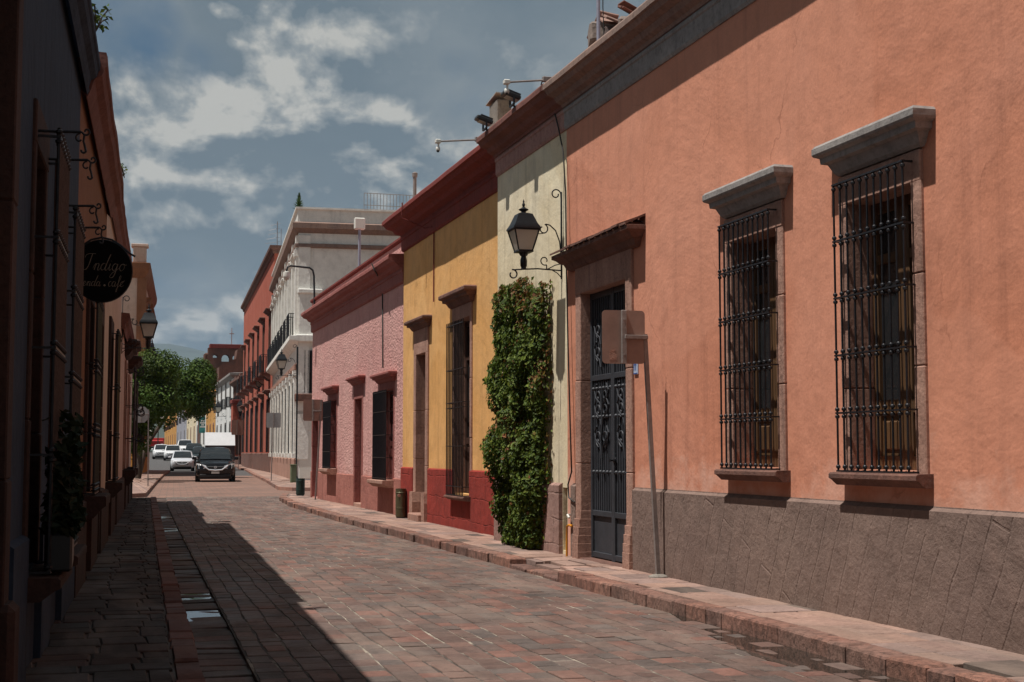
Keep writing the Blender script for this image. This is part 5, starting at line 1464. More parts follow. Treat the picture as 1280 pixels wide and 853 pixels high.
sign('octagonal stop sign seen from its grey back on the far left pavement', bp, tp_, pc, 0.55, 0.52, M['greysign'], 0.02, poly=octo)

def bin_round(label, loc, r, h, mat, group):
    t = thing('litter_bin', label, 'bin', loc, 0, group); g = MB()
    g.lathe([(r * 0.93, 0.02), (r, 0.04), (r, h * 0.32), (r * 1.05, h * 0.325), (r * 1.05, h * 0.345), (r, h * 0.35), (r, h * 0.84), (r * 1.06, h * 0.85), (r * 1.06, h * 0.87), (r, h * 0.88), (r, h), (r * 0.92, h), (r * 0.9, h * 0.8)], (0, 0, 0), 20)
    b = g.build('body', mat, t, smooth=35); g = MB(); g.lathe([(r * 0.86, 0), (r * 0.86, 0.03)], (0, 0, 0), 16); g.build('base', M['iron'], t)
    return t, b
p = at_z(501, 643, PZ); bt, bb = bin_round('olive-bronze cylinder bin standing against the pink house', (5.28, p.y * 5.28 / p.x, PZ), 0.095, 0.52, M['binmetal'], 'street bins')
g = MB(); g.lathe([(0.03, 0), (0.03, 0.012)], (-0.05, -0.09, 0.4), 10, 'y'); g.build('badge', M['cantera'], bb)
p = at_z(380, 619.5, PZ); bin_round('squat dark green bin on the corner of the right pavement', (p.x - 0.1, p.y, PZ), 0.12, 0.46, M['bingreen'], 'street bins')
p = at_z(161, 624, 0.12)
pb = thing('planter_box', 'dark square box at the end of the left pavement', 'box', (p.x - 0.02, p.y, 0.12)); g = MB(); g.box(-0.1, 0.1, -0.15, 0.15, 0, 0.42, 0.015); g.build('body', M['blackplastic'], pb); g = MB(); g.box(-0.115, 0.115, -0.165, 0.165, 0.42, 0.46, 0.01); g.build('rim', M['blackplastic'], pb)
for (px, py, h, lb) in ((366.5, 603.5, 0.68, 'green utility box on the pavement beside the white side door'), (336.5, 586.5, 0.55, 'farther green utility box against the grey-white house')):
    p = at_z(px, py, PZ); t = thing('utility_box', lb, 'box', (p.x, p.y, PZ), 0, 'green utility boxes'); g = MB(); g.box(-0.11, 0.11, -0.12, 0.12, 0, h, 0.015); b = g.build('body', M['boxgreen'], t)
    g = MB(); g.box(-0.09, 0.09, -0.127, -0.119, 0.08, h - 0.06, 0.003); g.build('door', M['boxgreen'], b); g = MB(); g.box(-0.13, 0.13, -0.14, 0.14, h, h + 0.03, 0.008); g.build('lid', M['boxgreen'], t)

# ------------------------------------------------------------------ the hanging shop sign
SY = 11.8
c = at_y(128, 339, SY); rx, rz_ = 33.2 / 1784 * 12.3, 36 / 1784 * 12.3
sg = thing('hanging_sign', 'round black hanging shop sign lettered Indigo tienda cafe under an arched bracket', 'sign', (c.x, SY, c.z))
g = MB(); g.prism([(rx * math.cos(2 * math.pi * k / 40), rz_ * math.sin(2 * math.pi * k / 40)) for k in range(40)], -0.012, 0.012, 'y'); g.build('board', M['signblack'], sg)
g = MB(); g.tube([(rx * math.cos(2 * math.pi * k / 40), 0, rz_ * math.sin(2 * math.pi * k / 40)) for k in range(40)], 0.009, 6, closed=True); g.build('rim', M['iron'], sg, smooth=50)
# hand-lettered script: pen strokes as centre lines in em units
GL = {
 'I': ([[(0.06, 0.74), (0.14, 0.92), (0.36, 1.0), (0.7, 1.0)], [(0.5, 1.0), (0.42, 0.75), (0.28, 0.3), (0.14, 0.05), (0.0, 0.0), (-0.08, 0.08)]], 0.52),
 'n': ([[(0, 0.1), (0.1, 0.3), (0.2, 0.42), (0.14, 0.2), (0.08, 0)], [(0.1, 0.1), (0.22, 0.34), (0.34, 0.42), (0.36, 0.3), (0.28, 0.05), (0.34, 0), (0.46, 0.14)]], 0.44),
 'd': ([[(0.34, 0.36), (0.22, 0.43), (0.08, 0.3), (0.04, 0.1), (0.12, 0), (0.24, 0.1), (0.36, 0.36)], [(0.62, 1.0), (0.48, 0.66), (0.34, 0.28), (0.28, 0.05), (0.36, 0), (0.48, 0.14)]], 0.46),
 'i': ([[(0, 0.12), (0.1, 0.3), (0.14, 0.42), (0.06, 0.12), (0.1, 0), (0.22, 0.12)], [(0.2, 0.58), (0.215, 0.6)]], 0.22),
 'g': ([[(0.34, 0.36), (0.22, 0.43), (0.08, 0.3), (0.04, 0.1), (0.12, 0), (0.24, 0.1), (0.36, 0.4)], [(0.36, 0.42), (0.26, 0.02), (0.12, -0.36), (-0.04, -0.46), (-0.1, -0.36), (0.06, -0.14), (0.28, 0.02), (0.46, 0.16)]], 0.44),
 'o': ([[(0.26, 0.42), (0.12, 0.36), (0.03, 0.15), (0.1, 0), (0.24, 0.06), (0.32, 0.25), (0.26, 0.42), (0.36, 0.36), (0.46, 0.38)]], 0.42),
 't': ([[(0.3, 0.8), (0.16, 0.4), (0.08, 0.08), (0.14, 0), (0.26, 0.12)], [(0.04, 0.5), (0.34, 0.54)]], 0.27),
 'e': ([[(0, 0.12), (0.16, 0.22), (0.26, 0.36), (0.18, 0.43), (0.07, 0.28), (0.06, 0.08), (0.14, 0), (0.3, 0.14)]], 0.29),
 'a': ([[(0.3, 0.36), (0.2, 0.43), (0.07, 0.3), (0.04, 0.1), (0.11, 0), (0.22, 0.1), (0.33, 0.4), (0.25, 0.08), (0.3, 0), (0.42, 0.14)]], 0.4),
 'c': ([[(0.28, 0.36), (0.2, 0.43), (0.07, 0.3), (0.04, 0.1), (0.12, 0), (0.28, 0.12)]], 0.27),
 'f': ([[(0, 0.12), (0.2, 0.4), (0.36, 0.8), (0.32, 0.92), (0.22, 0.7), (0.1, 0.1), (0.0, -0.4), (-0.06, -0.42), (0.0, -0.2), (0.16, 0), (0.3, 0.14)]], 0.27),
}
def catmull(p, n=6):
    q = [p[0]] + p + [p[-1]]; out = []
    for i in range(1, len(q) - 2):
        for k in range(n):
            t = k / n; r = []
            for a in (0, 1):
                p0, p1, p2, p3 = q[i - 1][a], q[i][a], q[i + 1][a], q[i + 2][a]
                r.append(0.5 * (2 * p1 + (p2 - p0) * t + (2 * p0 - 5 * p1 + 4 * p2 - p3) * t * t + (3 * p1 - p0 - 3 * p2 + p3) * t ** 3))
            out.append(tuple(r))
    return out + [p[-1]]
def script(word, width, cx, z, pen):
    adv = sum(GL[ch][1] for ch in word); sc = width / adv; x = cx - width / 2; g = MB()
    for ch in word:
        for stv in GL[ch][0]:
            pts = catmull(stv)
            rs = []
            for i in range(len(pts)):       # thick on the down stroke, hairline on the up stroke
                a, b = pts[max(0, i - 1)], pts[min(len(pts) - 1, i + 1)]; dz = b[1] - a[1]
                rs.append(pen * (1.0 if dz < -0.01 else 0.55))
            g.tube([(x + u * sc, -0.0145, z + v * sc) for u, v in pts], pen, 5, rs=rs)
        x += GL[ch][1] * sc
    return g
script('Indigo', rx * 1.42, 0.02, 0.005, 0.0034).build('lettering', M['gold'], sg)
script('tienda', rx * 0.78, -rx * 0.44, -rz_ * 0.5, 0.0026).build('lettering', M['gold'], sg)
script('cafe', rx * 0.52, rx * 0.46, -rz_ * 0.5, 0.0026).build('lettering', M['gold'], sg)
g = MB(); z0 = -rz_ * 0.47; g.lathe([(0.009, -0.0165), (0.009, -0.011)], (rx * 0.08, 0, z0), 8, 'y'); x = rx * 0.46 + rx * 0.26
g.tube([(x - 0.01, -0.0145, z0 + 0.028), (x + 0.008, -0.0145, z0 + 0.042)], 0.0026, 5); g.build('lettering', M['gold'], sg)
g = MB(); wx_ = wallL(SY) - c.x
arc = [at_y(px, py, SY) - c for px, py in ((90, 322), (100, 309), (114, 300), (127, 297), (140, 300), (152, 308), (162, 317), (169, 321))]
arc[0].x = wx_ - 0.02
g.tube(arc, 0.009, 6); 
for px in (112, 145): q = at_y(px, 301 if px == 112 else 303, SY) - c; g.tube([q, (q.x, 0, rz_ * math.sqrt(max(0, 1 - (q.x / rx) ** 2)))], 0.006, 5)
g.build('bracket', M['iron'], sg, smooth=50)

# window box with dark plants on the near left sill
pxs = wallL(8.2)
wb = thing('window_box', 'dark leafy plants in a trough on the sill of the near blue house window', 'plant', (pxs + 0.16, 8.2, 0.66)); g = MB(); g.box(-0.07, 0.07, -0.36, 0.36, 0, 0.2, 0.012); g.build('trough', M['blackplastic'], wb)
g = MB()
for i in range(900):
    y = rnd(-0.38, 0.38); z = 0.18 + abs(random.gauss(0, 0.28)); x = rnd(-0.07, 0.09) + 0.05 * noise.noise(Vector((y * 5, z * 5, 0)))
    if z > 0.85: continue
    leaf(g, (x, y, z), (rnd(-0.5, 1), rnd(-1, 1), 0.6), rnd(0.05, 0.1), shade_col((0.014, 0.022, 0.009)))
g.build('foliage', M['leaf'], wb, fix=False)

# ------------------------------------------------------------------ things on the right-hand roofs
RX = 5.2 - 0.3
def roof_arm(px_tip, py_tip, px_end, py_end, label):
    pe = at_x(px_end, py_end, RX); Y = pe.y; pt = at_y(px_tip, py_tip, Y)
    t = thing('security_camera', label, 'camera', (pe.x, Y, pe.z), 0, 'security cameras on roof arms'); a = pt - pe
    g = MB(); g.tube([(0.12, 0, 0.0), (a.x, 0, a.z)], 0.012, 8); g.box(0.02, 0.16, -0.03, 0.03, -0.03, 0.03, 0.005); g.build('arm', M['signpost'], t)
    g = MB(); g.box(a.x - 0.045, a.x + 0.03, -0.035, 0.035, a.z - 0.028, a.z + 0.028, 0.01); g.lathe([(0.012, -0.075), (0.014, -0.02)], (a.x, 0, a.z), 8)
    g.build('junction_box', M['whiteplastic'], t)
    g = MB(); g.lathe([(0.012, -0.07), (0.026, -0.078), (0.03, -0.105), (0.027, -0.13), (0.014, -0.145), (0.004, -0.148)], (a.x - 0.005, 0, a.z), 12); h = g.build('camera_head', M['whiteplastic'], t, smooth=60)
    g = MB(); g.lathe([(0.02, -0.128), (0.018, -0.146), (0.006, -0.153)], (a.x - 0.007, -0.008, a.z), 10); g.build('lens', M['blackplastic'], h, smooth=60)
roof_arm(548, 177, 592, 174, 'white security camera on a thin arm over the yellow house cornice')
roof_arm(634, 103, 676, 99, 'white security camera on a thin arm over the cream house cornice')
def flood(px, py, label, Xo):
    p = at_x(px, py, Xo)
    t = thing('floodlight', label, 'floodlight', (p.x, p.y, p.z), 0, 'black floodlights on the roof edge'); m = Matrix.Rotation(R(18), 4, 'Y')
    g = MB(); g.box(-0.13, 0.1, -0.08, 0.08, -0.025, 0.03, 0.012, m)
    for k in range(5): g.box(-0.085, 0.085, -0.065 + 0.032 * k, -0.06 + 0.032 * k, 0.03, 0.055, 0, m)
    b = g.build('housing', M['blackplastic'], t); g = MB(); g.box(-0.085, 0.085, -0.068, 0.068, -0.032, -0.034, 0, m); g.build('lens', M['frost'], b)
    g = MB(); g.box(-0.012, 0.012, -0.09, 0.09, -0.12, -0.1); g.box(-0.012, 0.012, -0.092, -0.084, -0.12, 0.0); g.box(-0.012, 0.012, 0.084, 0.092, -0.12, 0.0); g.tube([(0.02, 0, -0.11), (0.12, 0, -0.2)], 0.014, 6); g.build('yoke', M['blackmetal'], t)
flood(606, 151.5, 'black floodlight tilted down over the join of the yellow and cream cornices', RX - 0.03)
flood(640, 121, 'black floodlight beside the grey block on the cream roof', RX - 0.03)
p0 = at_x(617, 147, 5.6); p1 = at_x(641, 113, 5.6)
t = thing('roof_block', 'grey block pier with a sheet lid standing on the cream roof', 'pier', (5.45, (p0.y + p1.y) / 2, 5.5)); g = MB(); yc = (p0.y + p1.y) / 2
g.box(0, 0.22, p1.y - yc + 0.3, p0.y - yc - 0.3, -0.3, p1.z - 5.5 - 0.06, 0.015); g.build('pier', M['concrete'], t)
g = MB(); g.box(-0.03, 0.27, -0.26, 0.3, 0, 0.02, 0, Matrix.Translation((0, 0, p1.z - 5.5 - 0.02)) @ Matrix.Rotation(R(-6), 4, 'X') @ Matrix.Rotation(R(5), 4, 'Y')); g.build('sheet_lid', M['greystone'], t)
# rubble chimney
pa = at_x(730, 50, 5.45); pb_ = at_x(785, 6, 5.45)
t = thing('rubble_chimney', 'crumbling stone stump topped with broken tiles on the salmon orange roof', 'chimney', (5.4, (pa.y + pb_.y) / 2, 5.5)); yc = (pa.y + pb_.y) / 2; g = MB(); random.seed(9)
ztop = pb_.z - 5.5
for k in range(46):
    y = rnd(pb_.y - yc, pa.y - yc); z = rnd(-0.2, ztop * (0.75 + 0.1 * (y > 0))); s = rnd(0.09, 0.17); col = random.choice([C(112, 96, 90), C(136, 122, 114), C(92, 78, 74), C(116, 78, 66)]); g.cur = col
    m = Matrix.Translation((rnd(0.05, 0.3), y, z)) @ Matrix.Rotation(rnd(-0.3, 0.3), 4, 'X') @ Matrix.Rotation(rnd(-0.5, 0.5), 4, 'Z')
    g.box(-s, s, -s * rnd(0.8, 1.3), s * 0.9, -s * 0.7, s * 0.7, 0.03, m)
g.build('stones', M['rubble'], t)
g = MB()
for k in range(9):
    y = pb_.y - yc + (pa.y - pb_.y) * (0.05 + 0.85 * k / 8); col = random.choice([C(132, 80, 64), C(112, 70, 58), C(156, 124, 112)]); g.cur = col
    m = Matrix.Translation((rnd(0.0, 0.25), y, ztop * 0.82 + rnd(0.0, 0.16))) @ Matrix.Rotation(rnd(-0.6, 0.6), 4, 'X') @ Matrix.Rotation(rnd(-0.5, 0.5), 4, 'Y')
    g.box(-0.12, 0.12, -0.09, 0.09, -0.014, 0.014, 0.006, m)
g.build('broken_tiles', M['rubble'], t)
random.seed(21)
p = at_x(748, 40, 5.1); tag((lambda g: (g.tube([(5.1, p.y, 5.57), (5.1, p.y, 7.2)], 0.02, 10), g.build('mast_pipe', M['greypipe'], smooth=60))[1])(MB()), 'pale grey mast pipe rising in front of the rubble chimney', 'pipe')
p = at_x(757, 20, 5.35); tag((lambda g: (g.tube([(5.35, p.y, 5.4), (5.3, p.y - 0.05, 6.2), (5.33, p.y + 0.02, 7.3)], 0.006, 6), g.build('antenna_wire', M['cable'], smooth=60))[1])(MB()), 'thin antenna wire behind the pale mast pipe', 'wire')
# vent pipe on the yellow roof
p = at_x(518.5, 228, 5.9); t = thing('vent_pipe', 'short grey vent pipe with a cap behind the yellow house cornice', 'pipe', (5.9, p.y, 5.4)); g = MB(); g.tube([(0, 0, 0), (0, 0, p.z - 5.4 + 0.1)], 0.035, 10); g.build('pipe', M['signpost'], t, smooth=60); g = MB(); g.lathe([(0.05, 0), (0.055, 0.08), (0.02, 0.1)], (0, 0, p.z - 5.4 + 0.1), 10); g.build('cap', M['signpost'], t)
# dome camera on a crook pole, pink roof
Yp = 36.6; q = [at_y(px, py, Yp) for px, py in ((393, 372), (392.5, 345), (391, 338), (387, 335), (363, 332.5), (359.5, 334), (358.3, 338), (358.2, 340.5))]
t = thing('dome_camera', 'white dome camera hanging from a black crook pole on the pink roof', 'camera', (q[0].x, Yp, 4.9)); g = MB(); B = Vector((q[0].x, Yp, 4.9)); g.tube([(0, 0, 0)] + [v - B for v in q], 0.025, 8); g.build('crook_pole', M['iron'], t, smooth=60)
v = q[-1] - B; g = MB(); g.lathe([(0.03, 0.02), (0.085, 0.0), (0.09, -0.07), (0.085, -0.12)], v, 14); h = g.build('housing', M['whiteplastic'], t, smooth=50); g = MB(); g.lathe([(0.078, -0.12), (0.07, -0.17), (0.045, -0.2), (0.005, -0.215)], v, 14); g.build('dome', M['frost'], h, smooth=70)
Yp = 31.0; a = at_y(449.5, 280, Yp); 
t = thing('antenna_box', 'cream-white antenna box on a grey pole above the pink roof', 'antenna', (a.x, Yp, 4.9)); g = MB(); g.tube([(0, 0, 0), (0, 0, a.z - 4.9)], 0.03, 8); g.build('pole', M['greypipe'], t, smooth=60); g = MB(); g.box(-0.12, 0.12, -0.06, 0.06, a.z - 4.9 - 0.13, a.z - 4.9 + 0.13, 0.02); g.build('box', M['whiteplastic'], t)
# railing on the grey-white roof terrace, antennas beyond
a = at_y(455, 258, 67); b = at_y(520, 258, 67); t = thing('roof_railing', 'thin grey railing along the roof terrace of the grey-white house', 'railing', (a.x, 67, a.z)); 
g = MB(); L = b.x - a.x; h = at_y(455, 241.5, 67).z - a.z
for z in (0.06, h): g.box(0, L, -0.015, 0.015, z - 0.015, z + 0.015)
n = 16
for k in range(n + 1): x = L * k / n; g.box(x - 0.012, x + 0.012, -0.012, 0.012, -0.6, h)
g.build('bars', M['signpost'], t)
a = at_y(346.5, 300, 110); t = thing('antenna', 'tangled television antenna on the roof between the red and grey-white houses', 'antenna', (a.x, 110, a.z - 1.5)); h = at_y(346, 277, 110).z - a.z + 1.5
g = MB(); g.tube([(0, 0, 0), (0, 0, h)], 0.03, 6); g.tube([(0.3, 0, 0), (0.3, 0, h * 0.8)], 0.025, 6); g.build('mast', M['signpost'], t); g = MB()
for k in range(5): z = h * (0.45 + 0.12 * k); g.tube([(-0.9 + 0.1 * k, 0.2 * (k % 2), z - 0.15), (0, 0, z), (0.25, 0, z + 0.05)], 0.012, 5)
g.build('elements', M['signpost'], t)

# cables and pipes on the walls
def cable(name, pts, r, mat, label, cat):
    g = MB(); g.tube(pts, r, 6); return tag(g.build(name, mat, smooth=60), label, cat)
yb = 15.52
z_of = lambda px, py, X=5.17: at_x(px, py, X)
pts = [at_x(px, py, 4.93 if i < 2 else 5.155) for i, (px, py) in enumerate(((679, 97), (676.5, 106)))] + [at_x(px, py, 5.15) for px, py in ((690, 128), (698, 160), (704, 190), (707, 240), (708, 330), (710, 430), (713, 540), (714.5, 590), (710, 606), (711, 622), (718, 628))]
cable('cable', pts, 0.009, M['cable'], 'black cable drooping from the roof down the join of cream and orange walls', 'cable')
p = at_x(541, 270, 5.38); cable('conduit', [(4.98, p.y + 0.6, 5.56), (4.97, p.y + 0.6, 5.3), (5.36, p.y + 0.5, 5.12), (5.36, p.y, 5.08), (5.4, p.y, 5.0), (5.4, p.y, 3.8)], 0.012, M['redcornice'], 'thin ochre conduit running down from the red cornice on the yellow wall', 'pipe')
q = [at_x(px, py, X) for px, py, X in ((465, 330, 5.1), (468, 338, 5.12), (475, 350, 5.42), (478, 362, 5.42), (478.5, 460, 5.43))]
cable('cable', q, 0.014, M['cable'], 'dark cable hanging down the pink wall from its cornice', 'cable')
cable('gas_pipe', [(5.15, 15.2, 0.46), (5.14, 15.27, 0.47), (5.13, 15.32, 0.45), (5.13, 15.33, 0.3), (5.13, 15.33, 0.1)], 0.014, M['yellowpipe'], 'short yellow gas pipe between the metal door and the cream house', 'pipe')
cable('water_pipe', [(5.18, 15.32, 0.58), (5.13, 15.3, 0.58), (5.13, 15.24, 0.55)], 0.014, M['whiteplastic'], 'short white pipe end above the yellow gas pipe', 'pipe')

# ------------------------------------------------------------------ vehicles
M['paint_black'] = m_plain('black_car_paint', C(12, 13, 17), 0.16, 0.0, 0.05, 0.0, spec=0.4)
M['paint_silver'] = m_plain('silver_car_paint', C(192, 196, 202), 0.3, 0.0, 0.05, 0.0)
M['paint_white'] = m_plain('white_car_paint', C(215, 216, 218), 0.2, 0, 0.04, 0.0)
M['paint_red'] = m_plain('red_lorry_paint', C(160, 26, 26), 0.3, 0, 0.05, 0.0)
M['paint_dark'] = m_plain('dark_green_car_paint', C(30, 40, 42), 0.15, 0, 0.05, 0.0)
M['boxwhite'] = m_plain('white_van_box', C(184, 187, 190), 0.45, 0, 0.06, 0.03)
M['vangrey'] = m_plain('shade_grey_roller_door', C(66, 64, 68), 0.5, 0, 0.08, 0.05)  # grey carries the shade on the van's lower rear
M['tyre'] = m_plain('tyre_rubber', C(24, 24, 24), 0.85)
M['rim'] = m_plain('grey_alloy', C(130, 132, 136), 0.35, 0.7)
M['chrome'] = m_plain('chrome', C(226, 228, 232), 0.3, 0.6, 0.02, 0.0)
M['lamp'] = m_plain('headlamp_lens', C(226, 228, 230), 0.15, 0.0, 0.1, 0.0)
M['platewhite'] = m_plain('number_plate', C(196, 196, 190), 0.4)
for k_ in ('paint_black', 'paint_silver', 'paint_white', 'paint_dark'):
    M[k_].node_tree.nodes['Principled BSDF'].inputs['Coat Weight'].default_value = 0.15
def make_car(label, loc, rz, w, h, L, paint, suv=False, group='cars waiting up the street', cat='car', chrome=True):
    t = thing('parked_car' if True else 'car', label, cat, loc, rz, group)
    hw = w / 2; belt = h * (0.6 if not suv else 0.6); hood_z = h * 0.56
    # lower body: stations along y (nose at 0)
    stn = [(0.0, 0.74, 0.3, 0.47), (0.06, 0.86, 0.2, 0.52), (0.22, 0.96, 0.16, 0.545), (0.6, 1.0, 0.15, 0.6), (1.15, 1.0, 0.15, 0.635), (L * 0.45, 1.0, 0.15, 0.645), (L * 0.75, 1.0, 0.15, 0.66), (L - 0.3, 0.97, 0.17, 0.66), (L - 0.06, 0.88, 0.24, 0.63), (L, 0.78, 0.34, 0.58)]
    g = MB(); vs = []; n = 14
    for y, f, zl, zt in stn:
        a = hw * f; zl *= h; zt *= h; mid = zl + (zt - zl) * 0.62
        ring = [(-a * 0.9, zl), (-a * 0.985, zl + 0.06), (-a, mid), (-a * 0.965, zt - 0.05), (-a * 0.9, zt - 0.012), (-a * 0.6, zt + 0.018), (-a * 0.25, zt + 0.03), (a * 0.25, zt + 0.03), (a * 0.6, zt + 0.018), (a * 0.9, zt - 0.012), (a * 0.965, zt - 0.05), (a, mid), (a * 0.985, zl + 0.06), (a * 0.9, zl)]
        vs += [(x, y, z) for x, z in ring]
    fs = [tuple(range(n)), tuple((len(stn) - 1) * n + k for k in range(n))]
    for i in range(len(stn) - 1):
        for k in range(n): l = (k + 1) % n; fs.append((i * n + k, i * n + l, (i + 1) * n + l, (i + 1) * n + k))
    g.add(vs, fs)
    # cabin
    zb_ = h * 0.63; y0, y1, y2, y3 = 1.0, 1.75, L * 0.68, L - (0.25 if suv else 0.55)
    base = lambda y: (hw * 0.93, zb_)
    cab = [(y0, 0.86, zb_ - 0.02, 0.86, zb_), (y0 + 0.35, 0.9, zb_ - 0.02, 0.8, zb_ + (h - zb_) * 0.52), (y1, 0.93, zb_ - 0.02, 0.72, h - 0.035), (y1 + 0.25, 0.93, zb_ - 0.02, 0.72, h - 0.005), ((y1 + y2) / 2, 0.93, zb_ - 0.02, 0.73, h), (y2, 0.93, zb_ - 0.02, 0.71, h - 0.03), (y3, 0.86, zb_ - 0.02, 0.8, zb_ + 0.02)]
    vs = []; n2 = 10
    for y, fb, z0_, ft, zt in cab:
        b_, c_ = hw * fb, hw * ft; m_ = z0_ + (zt - z0_) * 0.85
        ring = [(-b_, z0_), (-(b_ * 0.15 + c_ * 0.85) * 1.02, m_), (-c_ * 0.93, zt - 0.01), (-c_ * 0.6, zt + 0.018), (-c_ * 0.2, zt + 0.025), (c_ * 0.2, zt + 0.025), (c_ * 0.6, zt + 0.018), (c_ * 0.93, zt - 0.01), ((b_ * 0.15 + c_ * 0.85) * 1.02, m_), (b_, z0_)]
        vs += [(x, y, z) for x, z in ring]
    fs = [tuple(range(n2)), tuple((len(cab) - 1) * n2 + k for k in range(n2))]
    for i in range(len(cab) - 1):
        for k in range(n2): l = (k + 1) % n2; fs.append((i * n2 + k, i * n2 + l, (i + 1) * n2 + l, (i + 1) * n2 + k))
    g.add(vs, fs)
    body = g.build('body', paint, t, smooth=42)
    # windscreen: follows the rake, a hand's width in from the pillars
    g = MB(); rows = []
    for f in (0.06, 0.3, 0.55, 0.8, 0.96):
        y = y0 + (y1 - y0) * f; 
        for i in range(len(cab) - 1):
            if cab[i][0] <= y <= cab[i + 1][0]: break
        q = (y - cab[i][0]) / (cab[i + 1][0] - cab[i][0]); ft = cab[i][3] + (cab[i + 1][3] - cab[i][3]) * q; zt = cab[i][4] + (cab[i + 1][4] - cab[i][4]) * q
        rows.append([(hw * ft * u, y - 0.012 - 0.03 * (1 - u * u), zt + 0.012 + 0.016 * (1 - abs(u))) for u in (-0.92, -0.6, 0, 0.6, 0.92)])
    vs = [v for r_ in rows for v in r_]; fs = [(5 * i + k, 5 * i + k + 1, 5 * i + 6 + k, 5 * i + 5 + k) for i in range(4) for k in range(4)]
    g.add(vs, fs); g.build('windscreen', M['glass'], t, smooth=60, fix=False)
    for sx in (-1, 1):
        g = MB(); zt = h - 0.12; zl = zb_ + 0.03
        P = lambda y, z: (sx * (hw * 0.93 + (hw * 0.75 - hw * 0.93) * (z - zb_) / (h - zb_) + 0.016), y, z)
        g.add([P(y0 + 0.45, zl), P(y1 + 0.1, zt), P(y2 - 0.05, zt), P(y3 - 0.45, zl)], [(0, 1, 2, 3)]); g.build('side_window', M['glass'], t, fix=False)
        g = MB(); g.box(sx * hw * 0.96, sx * (hw + 0.16), 1.0, 1.13, zb_ + 0.02, zb_ + 0.15, 0.03); g.build('door_mirror', paint, t)
        g = MB()    # swept headlamp, wraps round the wing
        a = hw * 0.84
        pts = [(a * 0.5, -0.012, h * 0.4), (a * 0.56, -0.012, h * 0.48), (a * 1.0, 0.09, h * 0.535), (a * 1.135, 0.3, h * 0.54), (a * 1.13, 0.3, h * 0.44), (a * 0.98, 0.055, h * 0.39)]
        g.add([(sx * x, y - 0.02, z) for x, y, z in pts] + [(sx * x * 0.96, y + 0.12, z) for x, y, z in pts], [(0, 1, 2, 5), (2, 3, 4, 5), (0, 1, 7, 6), (1, 2, 8, 7), (2, 3, 9, 8), (5, 0, 6, 11), (4, 5, 11, 10)]); g.build('headlamp', M['lamp'], t)
        for y in (0.72, L - 0.78):
            r = 0.31; g = MB(); g.lathe([(r * 0.6, -0.1), (r * 0.95, -0.1), (r, -0.07), (r, 0.07), (r * 0.95, 0.1), (r * 0.6, 0.1)], (sx * (hw - 0.11), y, r), 20, 'x'); wo = g.build('wheel', M['tyre'], t, smooth=40)
            g = MB(); g.lathe([(r * 0.6, -0.085), (r * 0.6, 0.085)], (sx * (hw - 0.11), y, r), 16, 'x'); g.build('rim', M['rim'], wo)
            g = MB(); g.lathe([(r * 1.14, -0.004), (r * 1.14, 0.012)], (sx * hw * 1.0, y, r + 0.01), 20, 'x'); g.build('wheel_arch', M['tyre'], t)
    g = MB(); g.box(-hw * 0.5, hw * 0.5, -0.025, 0.05, h * 0.33, h * 0.46, 0.02); gr = g.build('radiator_grille', M['blackplastic'], t)
    if chrome:
        g = MB(); a = hw * 0.6
        for sx in (-1, 1): g.tube([(sx * a * 1.05, -0.01, h * 0.485), (sx * a * 0.55, -0.05, h * 0.36), (0, -0.06, h * 0.345)], 0.03, 6)
        g.build('grille_trim', M['chrome'], gr)
        g = MB(); g.tube([(0.05 * math.cos(k * math.pi / 8), -0.045, h * 0.425 + 0.05 * math.sin(k * math.pi / 8)) for k in range(16)], 0.009, 5, closed=True); g.box(-0.062, 0.062, -0.052, -0.04, h * 0.425 - 0.009, h * 0.425 + 0.009); g.build('badge', M['chrome'], gr)
    g = MB(); g.box(-hw * 0.78, hw * 0.78, 0.0, 0.1, h * 0.14, h * 0.235, 0.03); g.build('lower_intake', M['blackplastic'], t)
    g = MB(); g.box(-0.17, 0.17, -0.035, -0.01, h * 0.245, h * 0.31, 0.004); g.build('number_plate', M['platewhite'], t)
    g = MB(); g.box(-hw * 0.85, hw * 0.85, 0.3, L - 0.3, 0.13, 0.3); g.build('underbody', M['blackplastic'], t)
    return t
def ground_at(px, Y): p = at_y(px, 566, Y); return (p.x, Y, gz(Y))
p = at_z(269, 603, 0)
make_car('black saloon car with chrome V grille coming down the middle of the street', (p.x, p.y, 0), R(-4), 1.7, 1.5, 4.4, M['paint_black'])
make_car('silver hatchback waiting to the left of the black car', ground_at(228, 100), R(-4), 1.6, 1.4, 3.9, M['paint_silver'])
make_car('white saloon at the far left, in front of the red lorry', ground_at(202.5, 146), R(-1), 1.72, 1.48, 4.4, M['paint_white'])
make_car('white off-roader behind the silver hatchback', ground_at(231, 158), R(-4), 1.85, 1.85, 4.6, M['paint_white'], True)
make_car('dark green hatchback parked between the black car and the white off-roader', ground_at(252, 122), R(-3), 1.75, 1.6, 4.2, M['paint_dark'], True)
make_car('dark car with pale window reflections parked third behind the black car', ground_at(243, 138), R(-3), 1.8, 1.7, 4.2, M['paint_dark'], True)
make_car('small white car half hidden behind the silver hatchback', ground_at(216, 140), R(-3), 1.7, 1.5, 4.0, M['paint_white'])
